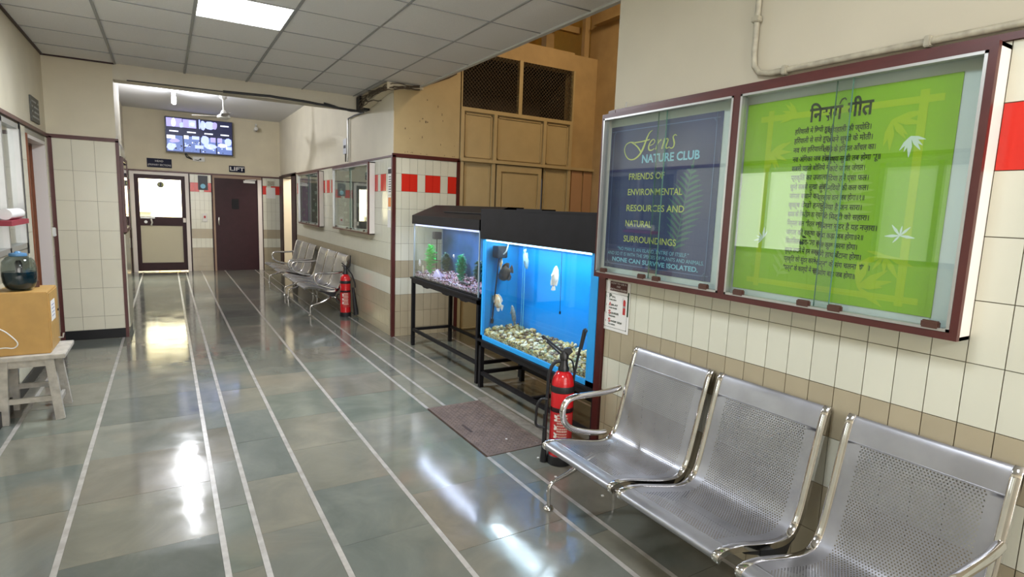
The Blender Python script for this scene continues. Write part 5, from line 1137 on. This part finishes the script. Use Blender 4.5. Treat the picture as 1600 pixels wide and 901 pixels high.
fish('dark broad fish in the upper left of the blue aquarium', (2.42, 4.085, 1.005), .24, (0, .93, -.38), (0, .3, 1), dark_f, dark_f, .52)
fish('dim grey fish near the top of the blue aquarium', (2.50, 3.90, 1.135), .16, (0, -.25, -1), (0, 1, 0), pale_grey, pale_grey, .40)
fish('white fish swimming head up in the right half of the blue aquarium', (2.40, 3.345, 1.055), .175, (.2, .12, 1), (0.0, -1, 0), white_f, white_f, .42)
fish('cream and orange fish with a humped head, middle left of the blue aquarium', (2.38, 4.13, .755), .185, (0, .85, .4), (0, -.4, 1), cream_f, white_f, .62)
fish('narrow mottled grey fish just above the gravel of the blue aquarium', (2.40, 3.90, .685), .16, (0, .35, 1), (0, -1, .3), grey_f, grey_f, .34)
# ---------------- small tank
SX0, SX1, SY0, SY1 = 2.300, 2.64, 4.335, 5.865
st = thing('aquarium_stand', 'tall black metal stand under the smaller planted aquarium', 'stand', (2.52, 5.1, 0))
stand(st, 2.285, 2.775, 4.30, 5.885, 0.765, 0.165)
q = MB()
for y in (5.5, 5.0, 4.6): q.prism([(y - .09, .705), (y - .05, .69), (y + .05, .69), (y + .09, .705)], lambda a, b, d: (d, a, b), 2.288, 2.31)
q.build('bracket_plate', M['black'], st)
a2 = thing('aquarium', 'smaller aquarium with pink gravel, green plants and a sloped black hood', 'aquarium', (2.46, 5.1, .765))
Z0, Z1 = 0.765, 1.352
q = MB(); q.box(SX0, SX0 + .007, SY0, SY1, Z0, Z1); q.build('front_pane', M['tank_glass'], a2)
q = MB(); q.box(SX0 + .007, SX1, SY1 - .007, SY1, Z0, Z1); q.build('side_pane', M['tank_glass'], a2)
q = MB(); q.box(SX0 + .007, SX1, SY0, SY0 + .007, Z0, Z1); q.build('side_pane', M['tank_glass'], a2)
q = MB(); q.box(SX0, SX1, SY0, SY1, Z0, Z0 + .01); q.build('bottom_pane', M['black'], a2)
q = MB(); q.box(SX1, SX1 + .008, SY0, SY1, Z0, Z1); q.build('back_panel', M['dark_blue_panel'], a2)
q = MB()
for (x, y) in ((SX0 - .002, SY0 - .002), (SX0 - .002, SY1 - .010), (SX1 - .01, SY1 - .010)): q.box(x, x + .012, y, y + .012, Z0, Z1)
q.build('edge_seal', pmat('pale_silicone', (0.35, 0.40, 0.42), .4), a2)
q = MB(); q.box(SX0 + .012, SX1 - .004, SY0 + .012, SY1 - .012, Z0 + .012, 1.325); q.build('water', M['water'], a2)
q = MB(); q.prism([(2.285, 1.347), (2.285, 1.438), (2.560, 1.555), (2.72, 1.555), (2.72, 1.347), (2.70, 1.347), (2.70, 1.53), (2.30, 1.42), (2.30, 1.347)], lambda x, z, d: (x, d, z), 4.31, 5.885)
for y in (4.31, 5.873): q.prism([(2.285, 1.347), (2.285, 1.438), (2.560, 1.555), (2.72, 1.555), (2.72, 1.347)], lambda x, z, d: (x, d, z), y, y + .012)
q.build('hood', M['black'], a2)
q = MB(); q.bar((2.40, 5.30, 1.492), (2.40, 4.35, 1.492), .02, .006); q.build('hinge_strip', M['rubber'], a2)
q = MB(); q.box(SX0 + .010, SX0 + .05, SY0 + .02, SY1 - .02, 1.328, 1.348); q.build('light_strip', M['aqua_led2'], a2)
pm2 = [pmat('pink_pebble', (0.55, 0.28, 0.34), .4), pmat('lilac_pebble', (0.55, 0.45, 0.62), .4), pmat('dark_red_pebble', (0.16, 0.05, 0.06), .4), pmat('pale_pebble', (0.72, 0.62, 0.58), .4), pmat('black_pebble', (0.03, 0.025, 0.03), .4)]
pebbles('gravel', a2, SX0 + .012, SX1 - .002, SY0 + .012, SY1 - .012, .815, .85, Z0 + .012, 2600, .007, .014, pm2, 12)
def water_plant(label, c, h, w, m, seed):
    t = thing('aquarium_plant', label, 'plant', c); rr = random.Random(seed); q = MB()
    q.tube([c, (c[0], c[1], c[2] + h)], .004, 6); q.build('stem', m, t)
    q = MB()
    for k in range(170):
        z = c[2] + h * (k / 170) ** .9; a = rr.uniform(0, 6.28); wv = w * (1.0 - .55 * abs(k / 85 - 1) ** 2) * rr.uniform(.6, 1)
        b0 = Vector((c[0], c[1], z)); e = b0 + Vector((math.cos(a) * wv * .7, math.sin(a) * wv, h * rr.uniform(.01, .07))); mm = (b0 + e) / 2 + Vector((0, 0, .008)); n = (e - b0).cross(Vector((0, 0, 1))).normalized() * wv * .20
        q.add([b0, mm + n, e, mm - n], [(0, 1, 2, 3)])
    tag(q.build('leaves', m, t), kind='stuff'); return t
pg1 = pmat('bright_green_plastic_leaf', (0.0, 0.75, 0.16), .4); pg2 = pmat('sea_green_plastic_leaf', (0.02, 0.50, 0.26), .4); pg3 = pmat('dull_green_plastic_leaf', (0.10, 0.24, 0.18), .5)
water_plant('bright green bushy water plant at the left of the small aquarium', (2.38, 5.58, .83), .30, .12, pg1, 1)
water_plant('sea green slim plant in the middle right of the small aquarium', (2.42, 4.93, .83), .25, .10, pg2, 2)
water_plant('dull green plant at the back centre of the small aquarium', (2.56, 5.20, .84), .20, .09, pg3, 3)
water_plant('dull green wide plant at the back left of the small aquarium', (2.57, 5.62, .84), .20, .10, pg3, 4)
water_plant('dull green plant at the right end of the small aquarium', (2.50, 4.70, .84), .20, .11, pg3, 5)
fish('orange and white fish low in the left corner of the small aquarium', (2.36, 5.74, .865), .085, (0, .3, 1), (0, 1, 0), cream_f, cream_f, .45)
fish('tiny pale fish near the left pane of the small aquarium', (2.35, 5.84 - .03, .93), .07, (0, .1, 1), (1, 0, 0), white_f, white_f, .35)
fish('small white fish in the middle of the small aquarium', (2.42, 5.10, 1.06), .075, (.3, .9, .2), (0, 0, 1), white_f, white_f, .4)
fish('small white fish right of the middle one in the small aquarium', (2.44, 4.97, 1.05), .065, (.6, .6, .3), (0, 0, 1), white_f, white_f, .4)
q = MB(); q.add([(2.33, 5.42, .82), (2.40, 5.52, .82), (2.46, 5.40, .82), (2.38, 5.30, .82), (2.39, 5.42, .90), (2.36, 5.40, .885)], [(0, 1, 4, 5), (1, 2, 4), (2, 3, 4), (3, 0, 5, 4), (0, 3, 2, 1)])
tag(q.build('pale_rock', pm2[1]), 'pale lilac pointed rock on the gravel of the small aquarium', 'rock')
q = MB(); pts, _ = smooth_path([(2.34, 4.80, .832), (2.36, 4.74, .838), (2.37, 4.68, .826), (2.37, 4.63, .84)], 14); q.tube(pts, [.006 + .012 * math.sin(PI * i / 13) for i in range(14)], 8)
tag(q.build('driftwood', M['plastic_b'], smooth=True), 'small black twisted driftwood on the pink gravel', 'driftwood')
q = MB(); q.box(2.46, 2.54, 5.66, 5.74, 1.19, 1.27, .005); q.tube([(2.50, 5.70, 1.20), (2.50, 5.70, .87)], .006, 8); tag(q.build('filter_pump', M['plastic_b'], smooth=True), 'black filter pump with a thin pipe in the small aquarium', 'pump')

# ================================================================== MANHOLE COVER
t = thing('manhole_cover', 'rusty checker plate manhole cover let into the floor', 'manhole cover', ((MH[0] + MH[1]) / 2, (MH[2] + MH[3]) / 2, 0))
q = MB(); q.box(MH[0], MH[1], MH[2], MH[3], -.02, .004); q.build('plate', M['rust'], t)
q = MB(); 
for k in range(15):
    for j in range(32):
        x = MH[0] + .018 + k * .0288; y = MH[2] + .018 + j * .0297; a = PI / 4 if (k + j) % 2 else -PI / 4; c, s = math.cos(a), math.sin(a)
        P = [(x + c * .011, y + s * .011), (x - s * .0035, y + c * .0035), (x - c * .011, y - s * .011), (x + s * .0035, y - c * .0035)]
        q.add([(p[0], p[1], .004) for p in P] + [(x, y, .0068)], [(0, 1, 4), (1, 2, 4), (2, 3, 4), (3, 0, 4)])
tag(q.build('raised_tread', M['rust'], t), kind='stuff')
q = MB()
for k in range(14):
    for j in range(31):
        x = MH[0] + .032 + k * .0288; y = MH[2] + .033 + j * .0297; q.add([(x - .004, y, .0045), (x, y - .006, .0045), (x + .004, y, .0045), (x, y + .006, .0045)], [(0, 1, 2, 3)])
tag(q.build('dirt_pits', pmat('pit_dirt', (0.03, 0.02, 0.016), .8), t), kind='stuff')  # dark of the small holes painted as flat diamonds on the plate
q = MB(); q.box(1.735, 1.755, 3.33, 3.47, .004, .0065); q.build('lifting_slot', pmat('dark_rust', (0.035, 0.018, 0.014), .7), t)
for k, (x, y) in enumerate(((1.98, 2.22), (1.88, 2.52), (1.74, 2.40), (1.93, 2.78), (1.90, 3.12))):
    q = MB(); s = .008; q.prism([(-s, -s * .5), (s * .6, -s), (s, s * .6), (-s * .4, s)], lambda a, b, d: (x + a, y + b, d), .001, .005); tag(q.build('paper_scrap', M['paper']), ('white scrap on the floor beside the near bench foot', 'white scrap on the floor just behind the near bench foot', 'white scrap on the marble strip in front of the manhole cover', 'white scrap between fire extinguisher and manhole cover', 'white scrap lying on the manhole cover corner')[k], 'scrap', 'white scraps on the floor by the near bench')

# ================================================================== STOOL, BOX, JAR (left)
t = thing('stool', 'small worn white wooden stool under the yellow cabinet at the left edge', 'stool', (-.82, 4.98, 0))
q = MB(); q.box(-.985, -.625, 4.77, 5.22, .425, .455, .004); q.build('top', M['stool'], t)
legs = [((-.955, 4.81), (-.97, 4.79)), ((-.715, 4.81), (-.675, 4.79)), ((-.955, 5.10), (-.97, 5.12)), ((-.715, 5.10), (-.675, 5.14))]
for (a, b) in legs:
    q = MB(); q.bar((b[0], b[1], 0), (a[0], a[1], .425), .05, .04, up=(0, 1, 0)); q.build('leg', M['stool'], t)
q = MB(); q.bar((-.95, 4.81, .40), (-.72, 4.81, .40), .02, .05); q.bar((-.72, 4.83, .40), (-.72, 5.08, .40), .02, .05); q.bar((-.95, 4.83, .40), (-.95, 5.08, .40), .02, .05); q.build('apron', M['stool'], t)
for (a, b, z) in (((-.96, 4.80), (-.69, 4.80), .15), ((-.96, 5.11), (-.69, 5.11), .17), ((-.69, 4.82), (-.69, 5.10), .10)):
    q = MB(); q.bar((a[0], a[1], z), (b[0], b[1], z), .02, .035); q.build('stretcher', M['stool'], t)
t = thing('wooden_cabinet', 'small yellow oak cabinet standing on the white stool', 'cabinet', (-.83, 5.0, .455))
q = MB(); q.box(-.985, -.705, 4.825, 5.20, .456, .875, .004); q.build('body', M['wood_y'], t)
q = MB(); q.box(-.706, -.701, 4.86, 5.185, .48, .86); dcab = q.build('door', M['wood_y'], t)
q = MB(); q.tube([(-.702, 5.13, .50), (-.677, 5.13, .50), (-.672, 5.13, .53)], .006, 8); q.build('tap', M['alu'], dcab, smooth=True)
q = MB(); q.tube([(-.702, 5.16, .70), (-.694, 5.16, .70)], .008, 8); q.build('knob', M['black'], dcab)
sheet(4.90, 5.06, .66, .80, -.7015, 'paper_label', M['paper'], t)
q = MB(); 
for k in range(4): q.box(-.7002, -.6995, 4.93, 5.03, .69 + k * .025, .695 + k * .025)
q.build('label_lines', pmat('blue_grey_ink', (0.12, 0.12, 0.3), .5), t)
q = MB(); pts, _ = smooth_path([(-.99, 4.818, .66), (-.93, 4.815, .62), (-.875, 4.815, .545), (-.895, 4.815, .51), (-.94, 4.815, .515), (-.99, 4.818, .51)], 30); q.tube(pts, .004, 8)
tag(q.build('white_cable', M['plastic_w'], smooth=True), 'white cable looping over the front of the yellow cabinet', 'cable')
t = thing('water_jar', 'round clear jar half full of dark blue water with a blue lid', 'jar', (-.85, 4.97, .875))
RJ = [(0, .0), (.055, 0), (.078, .02), (.090, .055), (.094, .10), (.094, .15), (.086, .195), (.066, .222), (.045, .232)]
q = MB(); q.lathe(RJ, (-.862, 4.96, .877), 30); q.build('jar_body', M['jar'], t, smooth=True)
q = MB(); q.lathe([(0, .004), (.053, .004), (.075, .022), (.086, .056), (.090, .10), (.090, .125), (0, .125)], (-.862, 4.96, .877), 30); q.build('water', M['bluewater'], t, smooth=True)
q = MB(); q.lathe([(0, .228), (.047, .228), (.050, .236), (.046, .248), (.02, .252), (.012, .262), (0, .262)], (-.862, 4.96, .877), 24); q.build('lid', pmat('steel_blue_plastic', (0.08, 0.20, 0.36), .35), t, smooth=True)
q = MB(); q.lathe([(0.012, .02), (.02, .05), (.02, .18), (.012, .20)], (-.862, 4.96, .877), 14); q.build('inner_tube', M['plastic_b'], t, smooth=True)
q = MB(); q.tube([(-.80, 5.10, .877), (-.80, 5.10, .92)], .018, 10); q.tube([(-.80, 5.10, .915), (-.80, 5.10, .95)], .010, 10); tag(q.build('small_bottle', M['brown_tab'], smooth=True), 'small dark bottle behind the water jar', 'bottle')
t = thing('wall_shelf', 'small maroon shelf at the window, left edge of the photo', 'shelf', (XL, 5.4, 1.33))
q = MB(); q.box(XL + .01, XL + .10, 5.05, 5.62, 1.30, 1.335); q.build('board', pmat('crimson_paint', (0.28, 0.02, 0.04), .5), t)
q = MB(); q.tube([(XL + .05, 5.15, 1.375), (XL + .05, 5.58, 1.375)], .038, 14); tag(q.build('paper_roll', M['paper'], smooth=True), 'white rolled bundle lying on the small maroon shelf', 'roll')
